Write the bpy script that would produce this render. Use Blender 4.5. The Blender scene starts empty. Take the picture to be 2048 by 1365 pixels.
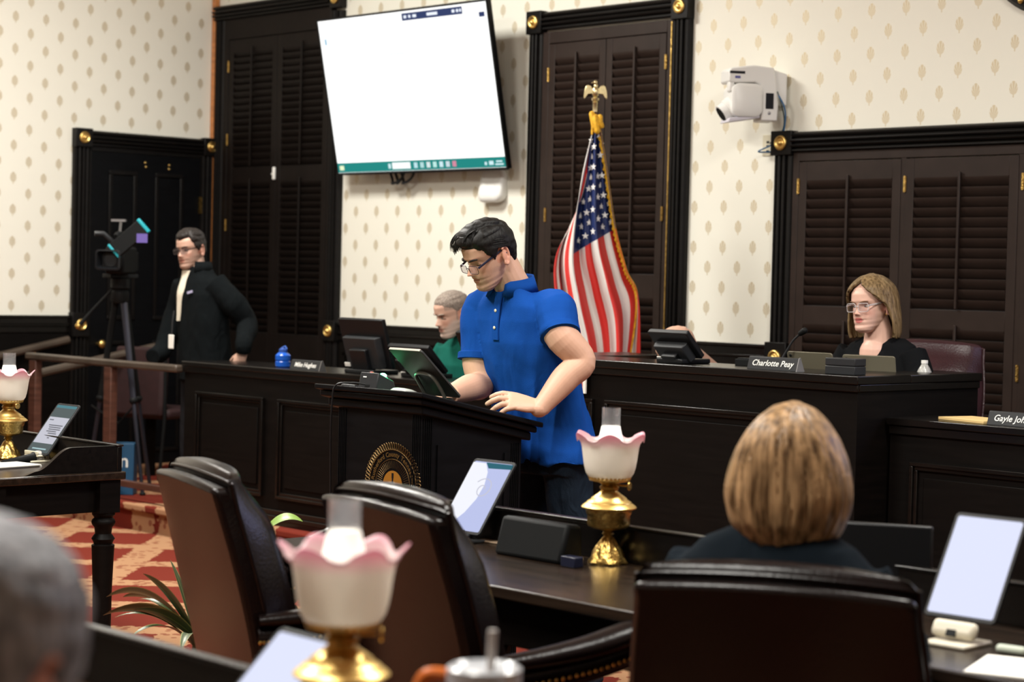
import bpy, bmesh, math, random
from mathutils import Vector, Matrix, Euler, noise
from math import pi, sin, cos, radians as rad
random.seed(7)
SC = bpy.context.scene
COL = SC.collection

# ------------------------------------------------------------------ camera, world, light, exposure
F_PX, CXP, CYP = 4000.0, 1024.0, 682.5          # focal length and centre in photo pixels (2048 x 1365)
CAMP = Vector((12.236, -8.59, 1.55))
YAW, PITCH, ROLL = rad(46.37), math.atan(122.5 / 4000.0), 0.024
cam_rot = Matrix.Rotation(YAW, 3, 'Z') @ Matrix.Rotation(pi / 2 - PITCH, 3, 'X') @ Matrix.Rotation(ROLL, 3, 'Z')
cd = bpy.data.cameras.new('camera')
cd.sensor_width = 36.0
cd.lens = 36.0 * F_PX / 2048.0
cd.clip_start, cd.clip_end = 0.05, 60
cd.dof.use_dof = True
cd.dof.focus_distance = 7.4
cd.dof.aperture_fstop = 3.4
cam = bpy.data.objects.new('camera', cd)
COL.objects.link(cam)
cam.matrix_world = Matrix.Translation(CAMP) @ cam_rot.to_4x4()
SC.camera = cam

def ray(px, py):
    return cam_rot @ Vector(((px - CXP) / F_PX, -(py - CYP) / F_PX, -1.0))
def atd(px, py, d): return CAMP + ray(px, py) * d
def ony(px, py, y): r = ray(px, py); return CAMP + r * ((y - CAMP.y) / r.y)
def onx(px, py, x): r = ray(px, py); return CAMP + r * ((x - CAMP.x) / r.x)
def onz(px, py, z): r = ray(px, py); return CAMP + r * ((z - CAMP.z) / r.z)

w = bpy.data.worlds.new('world')
SC.world = w
w.use_nodes = True
w.node_tree.nodes['Background'].inputs[0].default_value = (1.0, 0.93, 0.82, 1)
w.node_tree.nodes['Background'].inputs[1].default_value = 0.06
SC.view_settings.view_transform = 'Standard'
SC.view_settings.look = 'None'
SC.view_settings.gamma = 1.0
SC.view_settings.use_curve_mapping = False
SC.view_settings.exposure = 0.24

def area(name, loc, target, sx, sy, power, col):
    l = bpy.data.lights.new(name, 'AREA')
    l.shape = 'RECTANGLE'; l.size = sx; l.size_y = sy; l.energy = power; l.color = col
    o = bpy.data.objects.new(name, l)
    COL.objects.link(o)
    o.location = loc
    o.rotation_euler = (Vector(target) - Vector(loc)).to_track_quat('-Z', 'Y').to_euler()
    return o
WARM = (1.0, 0.975, 0.905)
area('ceiling_fixture_light', (3.0, -2.9, 4.45), (3.0, -2.9, 0), 1.2, 1.2, 235, WARM)
area('ceiling_fixture_light', (6.0, -6.3, 4.45), (6.0, -6.3, 0), 1.2, 1.2, 260, WARM)
area('ceiling_fixture_light', (9.6, -3.4, 4.45), (9.6, -3.4, 0), 1.2, 1.2, 165, WARM)
area('ceiling_fixture_light', (9.2, -7.2, 4.45), (9.2, -7.2, 0), 1.2, 1.2, 175, WARM)
area('side_screen_light', (10.3, -0.25, 2.7), (8.4, -5.2, 0.9), 1.5, 0.85, 26, (0.5, 0.55, 1.0))

# ------------------------------------------------------------------ helpers
class MB:
    def __init__(s): s.v = []; s.f = []; s.m = []
    def add(s, vs, fs, mi=0):
        b = len(s.v)
        s.v += [Vector(p) for p in vs]
        s.f += [tuple(i + b for i in f) for f in fs]
        s.m += [mi] * len(fs)
        return s
    def bx(s, x0, x1, y0, y1, z0, z1, mi=0, M=None):
        vs = [Vector(p) for p in ((x0, y0, z0), (x1, y0, z0), (x1, y1, z0), (x0, y1, z0), (x0, y0, z1), (x1, y0, z1), (x1, y1, z1), (x0, y1, z1))]
        if M is not None: vs = [M @ p for p in vs]
        return s.add(vs, [(3, 2, 1, 0), (4, 5, 6, 7), (0, 1, 5, 4), (1, 2, 6, 5), (2, 3, 7, 6), (3, 0, 4, 7)], mi)
    def loft(s, rings, mi=0, cap=True, closed=True):
        n = len(rings[0]); vs = [p for r in rings for p in r]; fs = []
        for i in range(len(rings) - 1):
            for j in range(n if closed else n - 1):
                k = (j + 1) % n
                fs.append((i * n + j, i * n + k, (i + 1) * n + k, (i + 1) * n + j))
        if cap and closed:
            fs.append(tuple(range(n - 1, -1, -1)))
            fs.append(tuple((len(rings) - 1) * n + j for j in range(n)))
        return s.add(vs, fs, mi)
    def tube(s, pts, rad_, n=10, mi=0, cap=True, flat=1.0, up=None):
        pts = [Vector(p) for p in pts]
        if not hasattr(rad_, '__len__'): rad_ = [rad_] * len(pts)
        rings = []; ref = None
        for i, p in enumerate(pts):
            t = (pts[min(i + 1, len(pts) - 1)] - pts[max(i - 1, 0)])
            if t.length < 1e-9: t = Vector((0, 0, 1))
            t.normalize()
            if ref is None:
                ref = Vector(up) if up else (Vector((0, 0, 1)) if abs(t.z) < 0.9 else Vector((1, 0, 0)))
            a = ref - t * ref.dot(t)
            if a.length < 1e-6: a = t.orthogonal()
            a.normalize(); b = t.cross(a); ref = a
            rings.append([p + (a * cos(2 * pi * j / n) * flat + b * sin(2 * pi * j / n)) * rad_[i] for j in range(n)])
        return s.loft(rings, mi, cap)
    def cap_(s, p0, p1, r0, r1=None, n=12, mi=0):          # round-ended taper
        p0 = Vector(p0); p1 = Vector(p1); r1 = r0 if r1 is None else r1
        t = (p1 - p0)
        L = t.length; t = t / L if L > 1e-9 else Vector((0, 0, 1))
        pts = []; rr = []
        for k in range(4):
            a = pi / 2 * (1 - k / 3); pts.append(p0 - t * r0 * sin(a)); rr.append(max(r0 * cos(a), r0 * .05))
        for k in range(4):
            a = pi / 2 * k / 3; pts.append(p1 + t * r1 * sin(a)); rr.append(max(r1 * cos(a), r1 * .05))
        return s.tube(pts, rr, n, mi)
    def lathe(s, prof, n=32, c=(0, 0, 0), mi=0, wave=None, cap=True):
        c = Vector(c); rings = []
        for i, (r, z) in enumerate(prof):
            ring = []
            for j in range(n):
                a = 2 * pi * j / n; rr, zz = r, z
                if wave: rr, zz = wave(i, a, r, z)
                ring.append(c + Vector((rr * cos(a), rr * sin(a), zz)))
            rings.append(ring)
        return s.loft(rings, mi, cap)
    def ell(s, c, r, M=None, n=16, m=10, mi=0):
        c = Vector(c); r = r if hasattr(r, '__len__') else (r, r, r); rings = []
        for i in range(m + 1):
            t = -pi / 2 + pi * i / m; q = max(cos(t), 0.02); ring = []
            for j in range(n):
                a = 2 * pi * j / n
                p = Vector((r[0] * q * cos(a), r[1] * q * sin(a), r[2] * sin(t)))
                ring.append(c + (M @ p if M is not None else p))
            rings.append(ring)
        return s.loft(rings, mi)
    def prism(s, poly, h, M=None, mi=0):                    # polygon in local xy, extruded along z by h
        n = len(poly); M = M or Matrix.Identity(4)
        vs = [M @ Vector((x, y, 0)) for x, y in poly] + [M @ Vector((x, y, h)) for x, y in poly]
        fs = [tuple(range(n - 1, -1, -1)), tuple(range(n, 2 * n))] + [(i, (i + 1) % n, n + (i + 1) % n, n + i) for i in range(n)]
        return s.add(vs, fs, mi)
    def grid(s, fn, nu, nv, mi=0):
        vs = [fn(i / nu, j / nv) for i in range(nu + 1) for j in range(nv + 1)]
        fs = [(i * (nv + 1) + j, (i + 1) * (nv + 1) + j, (i + 1) * (nv + 1) + j + 1, i * (nv + 1) + j + 1) for i in range(nu) for j in range(nv)]
        return s.add(vs, fs, mi)
    def mesh(s, name):
        me = bpy.data.meshes.new(name)
        me.from_pydata([tuple(p) for p in s.v], [], s.f)
        me.update()
        return me

def link(o, parent=None):
    COL.objects.link(o)
    if parent is not None: o.parent = parent
    return o
def tag(o, label=None, cat=None, group=None, kind=None):
    if label: o['label'] = label
    if cat: o['category'] = cat
    if group: o['group'] = group
    if kind: o['kind'] = kind
    return o
def finish(me, mats, smooth=True, angle=35):
    for m_ in (mats if isinstance(mats, (list, tuple)) else [mats]): me.materials.append(m_)
    if smooth:
        me.shade_smooth()
        me.set_sharp_from_angle(angle=rad(angle))
def part(name, mb, mats, parent=None, smooth=True, bevel=0, loc=None, rot=None, label=None, angle=35, fixn=True):
    me = mb.mesh(name) if isinstance(mb, MB) else mb
    if isinstance(mb, MB):
        if fixn:
            bm = bmesh.new(); bm.from_mesh(me); bmesh.ops.recalc_face_normals(bm, faces=bm.faces); bm.to_mesh(me); bm.free()
        finish(me, mats, smooth, angle)
        if any(mb.m): me.polygons.foreach_set('material_index', mb.m)
    o = bpy.data.objects.new(name, me)
    link(o, parent)
    if loc is not None: o.location = loc
    if rot is not None: o.rotation_euler = rot
    if bevel:
        b = o.modifiers.new('bevel', 'BEVEL'); b.width = bevel; b.segments = 2; b.limit_method = 'ANGLE'; b.angle_limit = rad(40)
    if label: o['label'] = label
    return o
def thing(name, label, cat, loc=(0, 0, 0), rz=0.0, group=None, kind=None):
    o = bpy.data.objects.new(name, None)
    o.empty_display_size = 0.05
    link(o); o.location = loc; o.rotation_euler = (0, 0, rz)
    return tag(o, label, cat, group, kind)
def struct(name, mb, mats, parent=None, **k):
    o = part(name, mb, mats, parent, **k)
    if parent is None: o['kind'] = 'structure'
    return o
def sroot(name, label=None, loc=(0, 0, 0)):
    o = bpy.data.objects.new(name, None); link(o); o.location = loc; o.empty_display_size = .05
    o['kind'] = 'structure'
    if label: o['label'] = label
    return o
def text_mb(txt, size, shear=0.0, depth=0.0, align='CENTER', bold=0.0):
    cu = bpy.data.curves.new('t', 'FONT'); cu.body = txt; cu.size = size; cu.shear = shear; cu.extrude = depth
    cu.align_x = align; cu.align_y = 'CENTER'; cu.offset = bold; cu.resolution_u = 3
    o = bpy.data.objects.new('t', cu); COL.objects.link(o)
    dg = bpy.context.evaluated_depsgraph_get(); dg.update()
    me = o.evaluated_get(dg).to_mesh()
    mb = MB(); mb.add([v.co.copy() for v in me.vertices], [tuple(p.vertices) for p in me.polygons])
    o.evaluated_get(dg).to_mesh_clear()
    bpy.data.objects.remove(o); bpy.data.curves.remove(cu)
    return mb
def xf(mb, M):
    mb.v = [M @ p for p in mb.v]; return mb
def lerp(a, b, t): return a + (b - a) * t
def catmull(pts, n=8):
    pts = [Vector(p) for p in pts]; out = []
    for i in range(len(pts) - 1):
        p0 = pts[max(i - 1, 0)]; p1 = pts[i]; p2 = pts[i + 1]; p3 = pts[min(i + 2, len(pts) - 1)]
        for k in range(n):
            t = k / n
            out.append(0.5 * ((2 * p1) + (p2 - p0) * t + (2 * p0 - 5 * p1 + 4 * p2 - p3) * t * t + (3 * p1 - p0 - 3 * p2 + p3) * t ** 3))
    out.append(pts[-1]); return out
def interp(tab, x):
    if x <= tab[0][0]: return tab[0][1]
    for (a, b), (c, d) in zip(tab, tab[1:]):
        if x <= c:
            t = (x - a) / (c - a); t = t * t * (3 - 2 * t); return b + (d - b) * t
    return tab[-1][1]

# ------------------------------------------------------------------ materials
def mat(name, col, rough=0.5, metal=0.0, var=0.0, vscale=8.0, stretch=(1, 1, 1), bump=0.0, bscale=60.0, emit=None, estr=0.0, trans=0.0, alpha=1.0, coat=0.0, spec=0.5, sub=0.0, sheen=0.0, ior=1.45):
    m = bpy.data.materials.new(name); m.use_nodes = True
    nt = m.node_tree; b = nt.nodes['Principled BSDF']
    b.inputs['Base Color'].default_value = (*col, 1); b.inputs['Roughness'].default_value = rough; b.inputs['Metallic'].default_value = metal
    b.inputs['Specular IOR Level'].default_value = spec; b.inputs['Transmission Weight'].default_value = trans; b.inputs['Alpha'].default_value = alpha
    b.inputs['Coat Weight'].default_value = coat; b.inputs['IOR'].default_value = ior
    if sub: b.inputs['Subsurface Weight'].default_value = sub; b.inputs['Subsurface Radius'].default_value = (.02, .008, .004); b.inputs['Subsurface Scale'].default_value = .5
    if sheen: b.inputs['Sheen Weight'].default_value = sheen
    if emit: b.inputs['Emission Color'].default_value = (*emit, 1); b.inputs['Emission Strength'].default_value = estr
    tc = mp = None
    if var or bump:
        tc = nt.nodes.new('ShaderNodeTexCoord'); mp = nt.nodes.new('ShaderNodeMapping'); mp.inputs['Scale'].default_value = stretch
        nt.links.new(tc.outputs['Object'], mp.inputs['Vector'])
    if var:
        n = nt.nodes.new('ShaderNodeTexNoise'); n.inputs['Scale'].default_value = vscale; n.inputs['Detail'].default_value = 5
        r = nt.nodes.new('ShaderNodeValToRGB')
        r.color_ramp.elements[0].position = .3; r.color_ramp.elements[1].position = .7
        r.color_ramp.elements[0].color = (*[max(0, c * (1 - var)) for c in col], 1); r.color_ramp.elements[1].color = (*[min(1, c * (1 + var)) for c in col], 1)
        nt.links.new(mp.outputs[0], n.inputs['Vector']); nt.links.new(n.outputs[0], r.inputs[0]); nt.links.new(r.outputs[0], b.inputs['Base Color'])
    if bump:
        n2 = nt.nodes.new('ShaderNodeTexNoise'); n2.inputs['Scale'].default_value = bscale; n2.inputs['Detail'].default_value = 3
        bp = nt.nodes.new('ShaderNodeBump'); bp.inputs['Strength'].default_value = bump; bp.inputs['Distance'].default_value = .01
        nt.links.new(mp.outputs[0], n2.inputs['Vector']); nt.links.new(n2.outputs[0], bp.inputs['Height']); nt.links.new(bp.outputs[0], b.inputs['Normal'])
    return m

def N(nt, t, **k):
    n = nt.nodes.new(t)
    for a, b in k.items(): setattr(n, a, b)
    return n
def mth(nt, op, a, b=None, c=None):
    n = nt.nodes.new('ShaderNodeMath'); n.operation = op
    for i, x in enumerate((a, b, c)):
        if x is None: continue
        if isinstance(x, (int, float)): n.inputs[i].default_value = x
        else: nt.links.new(x, n.inputs[i])
    return n.outputs[0]

def wallpaper(name, axis, a, b, off, offz):
    """cream paper printed with staggered gilt palmettes; axis = 'X' or 'Y' runs along the wall"""
    m = bpy.data.materials.new(name); m.use_nodes = True; nt = m.node_tree; bs = nt.nodes['Principled BSDF']
    tc = N(nt, 'ShaderNodeTexCoord'); sp = N(nt, 'ShaderNodeSeparateXYZ'); nt.links.new(tc.outputs['Object'], sp.inputs[0])
    U = mth(nt, 'DIVIDE', mth(nt, 'SUBTRACT', sp.outputs[axis], off), a); V = mth(nt, 'DIVIDE', mth(nt, 'SUBTRACT', sp.outputs['Z'], offz), b)
    masks = []
    for sh in (0.0, 0.5):
        fu = mth(nt, 'SUBTRACT', mth(nt, 'FRACT', mth(nt, 'ADD', U, 0.5 + sh)), 0.5); fv = mth(nt, 'SUBTRACT', mth(nt, 'FRACT', mth(nt, 'ADD', V, 0.5 + sh)), 0.5)
        x = mth(nt, 'MULTIPLY', fu, a); y = mth(nt, 'MULTIPLY', fv, b)                 # metres from the motif's centre
        # leaf-shaped outline, widest a little under the middle, pointed foot
        wv = mth(nt, 'ADD', 1.0, mth(nt, 'MULTIPLY', y, -3.5))
        ex = mth(nt, 'DIVIDE', x, mth(nt, 'MULTIPLY', wv, 0.0235)); ey = mth(nt, 'DIVIDE', y, 0.034)
        rr = mth(nt, 'ADD', mth(nt, 'MULTIPLY', ex, ex), mth(nt, 'MULTIPLY', ey, ey))
        body = mth(nt, 'LESS_THAN', rr, 1.0)
        foot = mth(nt, 'MULTIPLY', mth(nt, 'LESS_THAN', mth(nt, 'ABSOLUTE', x), 0.003), mth(nt, 'LESS_THAN', mth(nt, 'ABSOLUTE', mth(nt, 'ADD', y, 0.040)), 0.008))
        ang = mth(nt, 'ARCTAN2', x, mth(nt, 'ADD', y, 0.034))
        frond = mth(nt, 'GREATER_THAN', mth(nt, 'SINE', mth(nt, 'MULTIPLY_ADD', ang, 19.0, 1.57)), -0.8)
        masks.append(mth(nt, 'MAXIMUM', mth(nt, 'MULTIPLY', body, frond), foot))
    mk = mth(nt, 'MINIMUM', mth(nt, 'ADD', masks[0], masks[1]), 1.0)
    nz = N(nt, 'ShaderNodeTexNoise'); nz.inputs['Scale'].default_value = 1.3; nt.links.new(tc.outputs['Object'], nz.inputs['Vector'])
    rp = N(nt, 'ShaderNodeValToRGB'); rp.color_ramp.elements[0].color = (.78, .762, .672, 1); rp.color_ramp.elements[1].color = (.805, .788, .70, 1)
    nt.links.new(nz.outputs[0], rp.inputs[0])
    mx = N(nt, 'ShaderNodeMix', data_type='RGBA'); nt.links.new(mk, mx.inputs['Factor']); nt.links.new(rp.outputs[0], mx.inputs['A'])
    mx.inputs['B'].default_value = (.60, .52, .37, 1)
    nt.links.new(mx.outputs['Result'], bs.inputs['Base Color'])
    bs.inputs['Roughness'].default_value = 0.6; bs.inputs['Specular IOR Level'].default_value = .25
    nt.links.new(mth(nt, 'MULTIPLY', mk, 0.35), bs.inputs['Metallic'])
    return m

def carpet(name):
    m = bpy.data.materials.new(name); m.use_nodes = True; nt = m.node_tree; bs = nt.nodes['Principled BSDF']
    tc = N(nt, 'ShaderNodeTexCoord'); sp = N(nt, 'ShaderNodeSeparateXYZ'); nt.links.new(tc.outputs['Object'], sp.inputs[0])
    nz = N(nt, 'ShaderNodeTexNoise'); nz.inputs['Scale'].default_value = 26; nz.inputs['Detail'].default_value = 2; nt.links.new(tc.outputs['Object'], nz.inputs['Vector'])
    wob = mth(nt, 'MULTIPLY', mth(nt, 'SUBTRACT', nz.outputs[0], .5), 0.10)
    P = 0.92
    u = mth(nt, 'DIVIDE', mth(nt, 'ADD', mth(nt, 'ADD', sp.outputs[0], sp.outputs[1]), wob), P); v = mth(nt, 'DIVIDE', mth(nt, 'ADD', mth(nt, 'SUBTRACT', sp.outputs[0], sp.outputs[1]), wob), P)
    du = mth(nt, 'ABSOLUTE', mth(nt, 'SUBTRACT', mth(nt, 'FRACT', u), .5)); dv = mth(nt, 'ABSOLUTE', mth(nt, 'SUBTRACT', mth(nt, 'FRACT', v), .5))
    band = mth(nt, 'MAXIMUM', mth(nt, 'LESS_THAN', du, .13), mth(nt, 'LESS_THAN', dv, .13))
    vor = N(nt, 'ShaderNodeTexVoronoi'); vor.inputs['Scale'].default_value = 17; nt.links.new(tc.outputs['Object'], vor.inputs['Vector'])
    spk = mth(nt, 'GREATER_THAN', vor.outputs['Distance'], .33)
    cream = mth(nt, 'MULTIPLY', band, mth(nt, 'ADD', .35, mth(nt, 'MULTIPLY', spk, .6)))
    mx = N(nt, 'ShaderNodeMix', data_type='RGBA'); nt.links.new(cream, mx.inputs['Factor'])
    mx.inputs['A'].default_value = (.15, .022, .013, 1); mx.inputs['B'].default_value = (.37, .205, .11, 1)
    nt.links.new(mx.outputs['Result'], bs.inputs['Base Color']); bs.inputs['Roughness'].default_value = .95; bs.inputs['Specular IOR Level'].default_value = .1
    return m

M = {}
M['wood'] = mat('dark_stained_wood', (.0034, .0026, .0022), .5, var=.35, vscale=4, stretch=(1, 1, 14), spec=.12)
M['woodh'] = mat('dark_stained_wood_horizontal', (.0042, .0033, .0028), .26, var=.35, vscale=4, stretch=(1, 14, 14), spec=.5)
M['blackwood'] = mat('black_lectern_wood', (.0028, .0030, .0036), .45, var=.3, vscale=5, stretch=(1, 1, 12), spec=.13)
M['tabletop'] = mat('polished_walnut', (.016, .0095, .006), .26, var=.5, vscale=3, stretch=(1, 12, 12), spec=.45)
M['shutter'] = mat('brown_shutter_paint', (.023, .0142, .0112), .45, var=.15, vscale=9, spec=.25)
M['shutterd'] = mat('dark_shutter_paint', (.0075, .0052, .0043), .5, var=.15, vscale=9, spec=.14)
M['casing'] = mat('ebony_casing', (.0050, .0043, .0040), .42, var=.25, vscale=5, stretch=(1, 1, 10), spec=.22)
M['backing'] = mat('shutter_backing', (.006, .005, .005), .8)
M['brass'] = mat('polished_brass', (.80, .56, .19), .36, 1.0, var=.12, vscale=20)
M['oldbrass'] = mat('antique_brass', (.52, .34, .10), .34, 1.0, var=.4, vscale=45, bump=.35, bscale=90)
M['paleb'] = mat('pale_gilt', (.74, .63, .36), .32, 1.0, var=.15, vscale=60)
M['copper'] = mat('orange_oak_strip', (.50, .19, .055), .45, var=.2, vscale=6, stretch=(1, 1, 8))
M['railwood'] = mat('reddish_rail_wood', (.075, .030, .020), .4, var=.3, vscale=6, stretch=(1, 1, 8))
M['railcap'] = mat('rail_cap_wood', (.060, .045, .034), .34, var=.3, vscale=5)
M['paper_back'] = wallpaper('palmette_wallpaper_back', 'X', .217, .2265, 4.70, 2.895)
M['paper_side'] = wallpaper('palmette_wallpaper_side', 'Y', .233, .2185, -1.653, 3.262)
M['plain'] = mat('cream_plaster', (.78, .74, .63), .7)
M['carpet'] = carpet('red_patterned_carpet')
M['white'] = mat('white_plastic', (.80, .80, .77), .38)
M['offwhite'] = mat('ivory_plastic', (.62, .57, .43), .45)
M['black'] = mat('black_plastic', (.006, .0066, .0078), .38, spec=.3)
M['blackm'] = mat('matte_black', (.0055, .0062, .0066), .6, spec=.18)
M['dgrey'] = mat('dark_grey_plastic', (.020, .0215, .0235), .45, spec=.3)
M['grey'] = mat('grey_metal', (.32, .32, .33), .35, .8)
M['chrome'] = mat('chrome', (.75, .75, .76), .16, 1.0)
M['glass'] = mat('clear_glass', (.92, .93, .95), .05, trans=1.0, ior=1.2)
M['paper'] = mat('white_paper', (.82, .80, .74), .7)
M['manila'] = mat('manila_folder', (.66, .47, .20), .6)
M['leather'] = mat('oxblood_leather', (.0042, .0020, .0019), .27, var=.25, vscale=12, bump=.10, bscale=140, spec=.27)
M['leatherb'] = mat('burgundy_leather', (.030, .009, .012), .34, var=.2, vscale=10, bump=.2, bscale=140)
M['burg'] = mat('burgundy_upholstery', (.022, .006, .007), .7, var=.2, vscale=20)
M['skin'] = mat('skin', (.60, .36, .26), .5, sub=.0)
M['text'] = mat('white_lettering', (.80, .80, .76), .5)
def emis(name, col, st):
    m = bpy.data.materials.new(name); m.use_nodes = True; nt = m.node_tree; nt.nodes.clear()
    e = nt.nodes.new('ShaderNodeEmission'); o = nt.nodes.new('ShaderNodeOutputMaterial'); e.inputs[0].default_value = (*col, 1); e.inputs[1].default_value = st
    nt.links.new(e.outputs[0], o.inputs[0]); return m
# ------------------------------------------------------------------ the room
RX, RY, RZ = 15.0, -12.5, 4.6
struct('floor', MB().bx(-.3, RX, RY, .3, -.12, 0), M['carpet'])
struct('ceiling', MB().bx(-.3, RX, RY, .3, RZ, RZ + .12), M['plain'])
struct('wall_back', MB().bx(-.3, RX, 0.0, .25, 0, RZ), M['paper_back'])
struct('wall_left', MB().bx(-.25, 0.0, RY, 0, 0, RZ), M['paper_side'])
struct('wall_right', MB().bx(RX, RX + .2, RY, .25, 0, RZ), M['plain'])
struct('wall_front', MB().bx(-.25, RX + .2, RY - .2, RY, 0, RZ), M['plain'])
# dais: a carpeted platform with a nosing along its edge
DZ = .16
struct('floor_dais', MB().bx(.0, RX, -1.98, 0, 0, DZ), M['carpet'])
tag(struct('trim_1', MB().bx(.0, 7.2, -2.02, -1.98, DZ - .04, DZ + .004), M['carpet'], bevel=.012), 'carpeted nosing along the edge of the raised platform')
# wainscot and chair rails
RAILZ = 1.228
def rail_mb(L):                                            # moulded chair rail, along local x, out along -y
    mb = MB()
    for (z0, z1, d) in ((-.018, 0, .040), (-.060, -.018, .026), (-.075, -.060, .034), (-.12, -.075, .02)):
        mb.bx(0, L, -d, -.001, z0, z1)
    return mb
def wains(name, x0, x1, axis):
    o = sroot(name, 'dark stained wainscot below the chair rail')
    if axis == 'x': o.location = (x0, 0, 0)
    else: o.location = (0, x1, 0); o.rotation_euler = (0, 0, pi / 2)   # local -y points to +x
    L = abs(x1 - x0)
    part('panel_board', MB().bx(0, L, -.012, -.001, 0, RAILZ - .11), M['wood'], o)
    part('chair_rail', rail_mb(L), M['woodh'], o, bevel=.003, loc=(0, 0, RAILZ))
    n = max(1, round(L / .55))
    for i in range(n):
        a = L * i / n + .06; b = L * (i + 1) / n - .06
        if b - a < .1: continue
        mb = MB(); z0, z1 = .34, RAILZ - .2; t = .02
        mb.bx(a, b, -.026, -.012, z0, z0 + t).bx(a, b, -.026, -.012, z1 - t, z1).bx(a, a + t, -.026, -.012, z0, z1).bx(b - t, b, -.026, -.012, z0, z1)
        part('panel_moulding', mb, M['wood'], o)
    return o
wains('trim_2', 1.52, 3.34, 'x'); wains('trim_3', 4.67, 5.285, 'x'); wains('trim_6', 8.40, 14.9, 'x')
def left_wains():
    o = sroot('trim_4', 'dark stained wainscot on the side wall below its paper')
    part('panel_board', MB().bx(.001, .012, RY, -1.2, 0, RAILZ - .10), M['wood'], o)
    mb = MB()
    for (z0, z1, d) in ((-.018, 0, .040), (-.060, -.018, .026), (-.075, -.060, .034), (-.12, -.075, .02)): mb.bx(.001, d, RY, -1.2, RAILZ + z0, RAILZ + z1)
    part('chair_rail', mb, M['woodh'], o, bevel=.003)
left_wains()
tag(struct('trim_7', MB().bx(0, RX, RY + .001, RY + .03, 0, RAILZ), M['wood']), 'dark wainscot on the wall behind the viewer')
tag(struct('trim_8', MB().bx(RX - .03, RX - .001, RY + .03, -.05, 0, RAILZ), M['wood']), 'dark wainscot on the far side wall')

# ---- brass rosette block, casing and header (all built in a wall frame: x along the wall, -y out of it, z up)
def rosette_prof(r): return [(r, .0), (r * 1.0, .006), (r * .93, .011), (r * .80, .012), (r * .66, .007), (r * .50, .005), (r * .40, .007), (r * .34, .013), (r * .26, .019), (r * .12, .022), (.0005, .022)]
ros_me = {}
def rosette(parent, x, z, r, y):
    k = round(r, 4)
    if k not in ros_me:
        mb = MB().lathe(rosette_prof(r), 28); xf(mb, Matrix.Rotation(pi / 2, 4, 'X')); me = mb.mesh('brass_rosette'); finish(me, M['brass'], True, 50); ros_me[k] = me
    return part('brass_rosette', ros_me[k], None, parent, loc=(x, y, z))
def block(parent, x0, x1, z0, z1, r=None, d=.062):
    o = part('corner_block', MB().bx(x0, x1, -d, -.001, z0, z1), M['casing'], parent, bevel=.004)
    rosette(o, (x0 + x1) / 2, (z0 + z1) / 2, .041, -d)
def flutes(x0, x1, d):
    """section of a moulded board across its width: list of (t, depth)"""
    w_ = x1 - x0
    prof = [(0, .0), (0, d * .62), (.05, d * .8), (.13, d * .8), (.16, d * .55), (.2, d * .55), (.24, d * .92), (.31, d), (.37, d * .92), (.41, d * .6), (.46, d * .6), (.5, d * .95), (.56, d), (.62, d * .95), (.66, d * .6), (.71, d * .6), (.75, d * .82), (.84, d * .9), (.92, d * .8), (1.0, d * .5), (1.0, 0)]
    return [(x0 + w_ * t, -dd - .001) for t, dd in prof]
def vcasing(parent, x0, x1, z0, z1, d=.048):
    sec = flutes(x0, x1, d)
    part('side_casing', MB().loft([[Vector((x, y, z)) for x, y in sec] for z in (z0, z1)]), M['casing'], parent, angle=25)
def hcasing(parent, x0, x1, z0, z1, d=.06):
    sec = flutes(z0, z1, d)
    part('header_casing', MB().loft([[Vector((x, y, z)) for z, y in sec] for x in (x0, x1)]), M['casing'], parent, angle=25)

slat_me = {}
def slat_mesh(L, wdt, mt):
    k = (round(L, 4), round(wdt, 4), mt.name)
    if k not in slat_me:
        sec = [(-.5, 0), (-.42, .5), (-.15, .95), (.15, .95), (.42, .5), (.5, 0), (.42, -.5), (.15, -.95), (-.15, -.95), (-.42, -.5)]
        mb = MB().loft([[Vector((x, a * wdt, b * .0055)) for a, b in sec] for x in (0, L)])
        me = mb.mesh('slat'); finish(me, mt, True, 50); slat_me[k] = me
    return slat_me[k]
def shutter_panel(parent, x0, x1, z0, z1, tiers, mt, yb=-.012, stile=.05, pitch=.05, rodx=.5, tilt=32, hinge=None, th=.028, slat_mt=None):
    """one shutter leaf as a part; slats, rods and hinges are its sub-parts. tiers = [(zlo, zhi)] louvred openings"""
    yf = yb - th
    mb = MB().bx(x0, x0 + stile, yf, yb, z0, z1).bx(x1 - stile, x1, yf, yb, z0, z1)
    zs = [z0] + [v for t in sorted(tiers) for v in t] + [z1]
    for a, b in zip(zs[0::2], zs[1::2]): mb.bx(x0 + stile, x1 - stile, yf + .001, yb - .001, a, b)
    leaf = part('shutter_leaf', mb, mt, parent, bevel=.002)
    part('backing_board', MB().bx(x0 + stile * .5, x1 - stile * .5, yb - .001, yb + .006, z0 + .02, z1 - .02), M['backing'], leaf)
    L = x1 - x0 - 2 * stile - .004
    me = slat_mesh(L, pitch * 1.22, slat_mt or mt)
    for lo, hi in tiers:
        n = int(round((hi - lo) / pitch))
        for i in range(n):
            zc = lo + (i + .5) * (hi - lo) / n
            o = part('slat', me, None, leaf, loc=(x0 + stile + .002, (yf + yb) / 2 + .002, zc), rot=(-rad(90 - tilt + (1.5 if i % 3 else -1)), 0, 0))
        xr = lerp(x0 + stile, x1 - stile, rodx)
        part('tilt_rod', MB().bx(xr - .0075, xr + .0075, yf - .016, yf - .004, lo + .005, hi + .025), mt, leaf, bevel=.003)
    for hx, hz in (hinge or []):
        mbh = MB().bx(hx - .008, hx + .008, yf - .004, yf, hz - .04, hz + .04); mbh.tube([(hx, yf - .004, hz - .042), (hx, yf - .004, hz + .042)], .005, 8)
        part('brass_hinge', mbh, M['oldbrass'], leaf)
    return leaf

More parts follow.
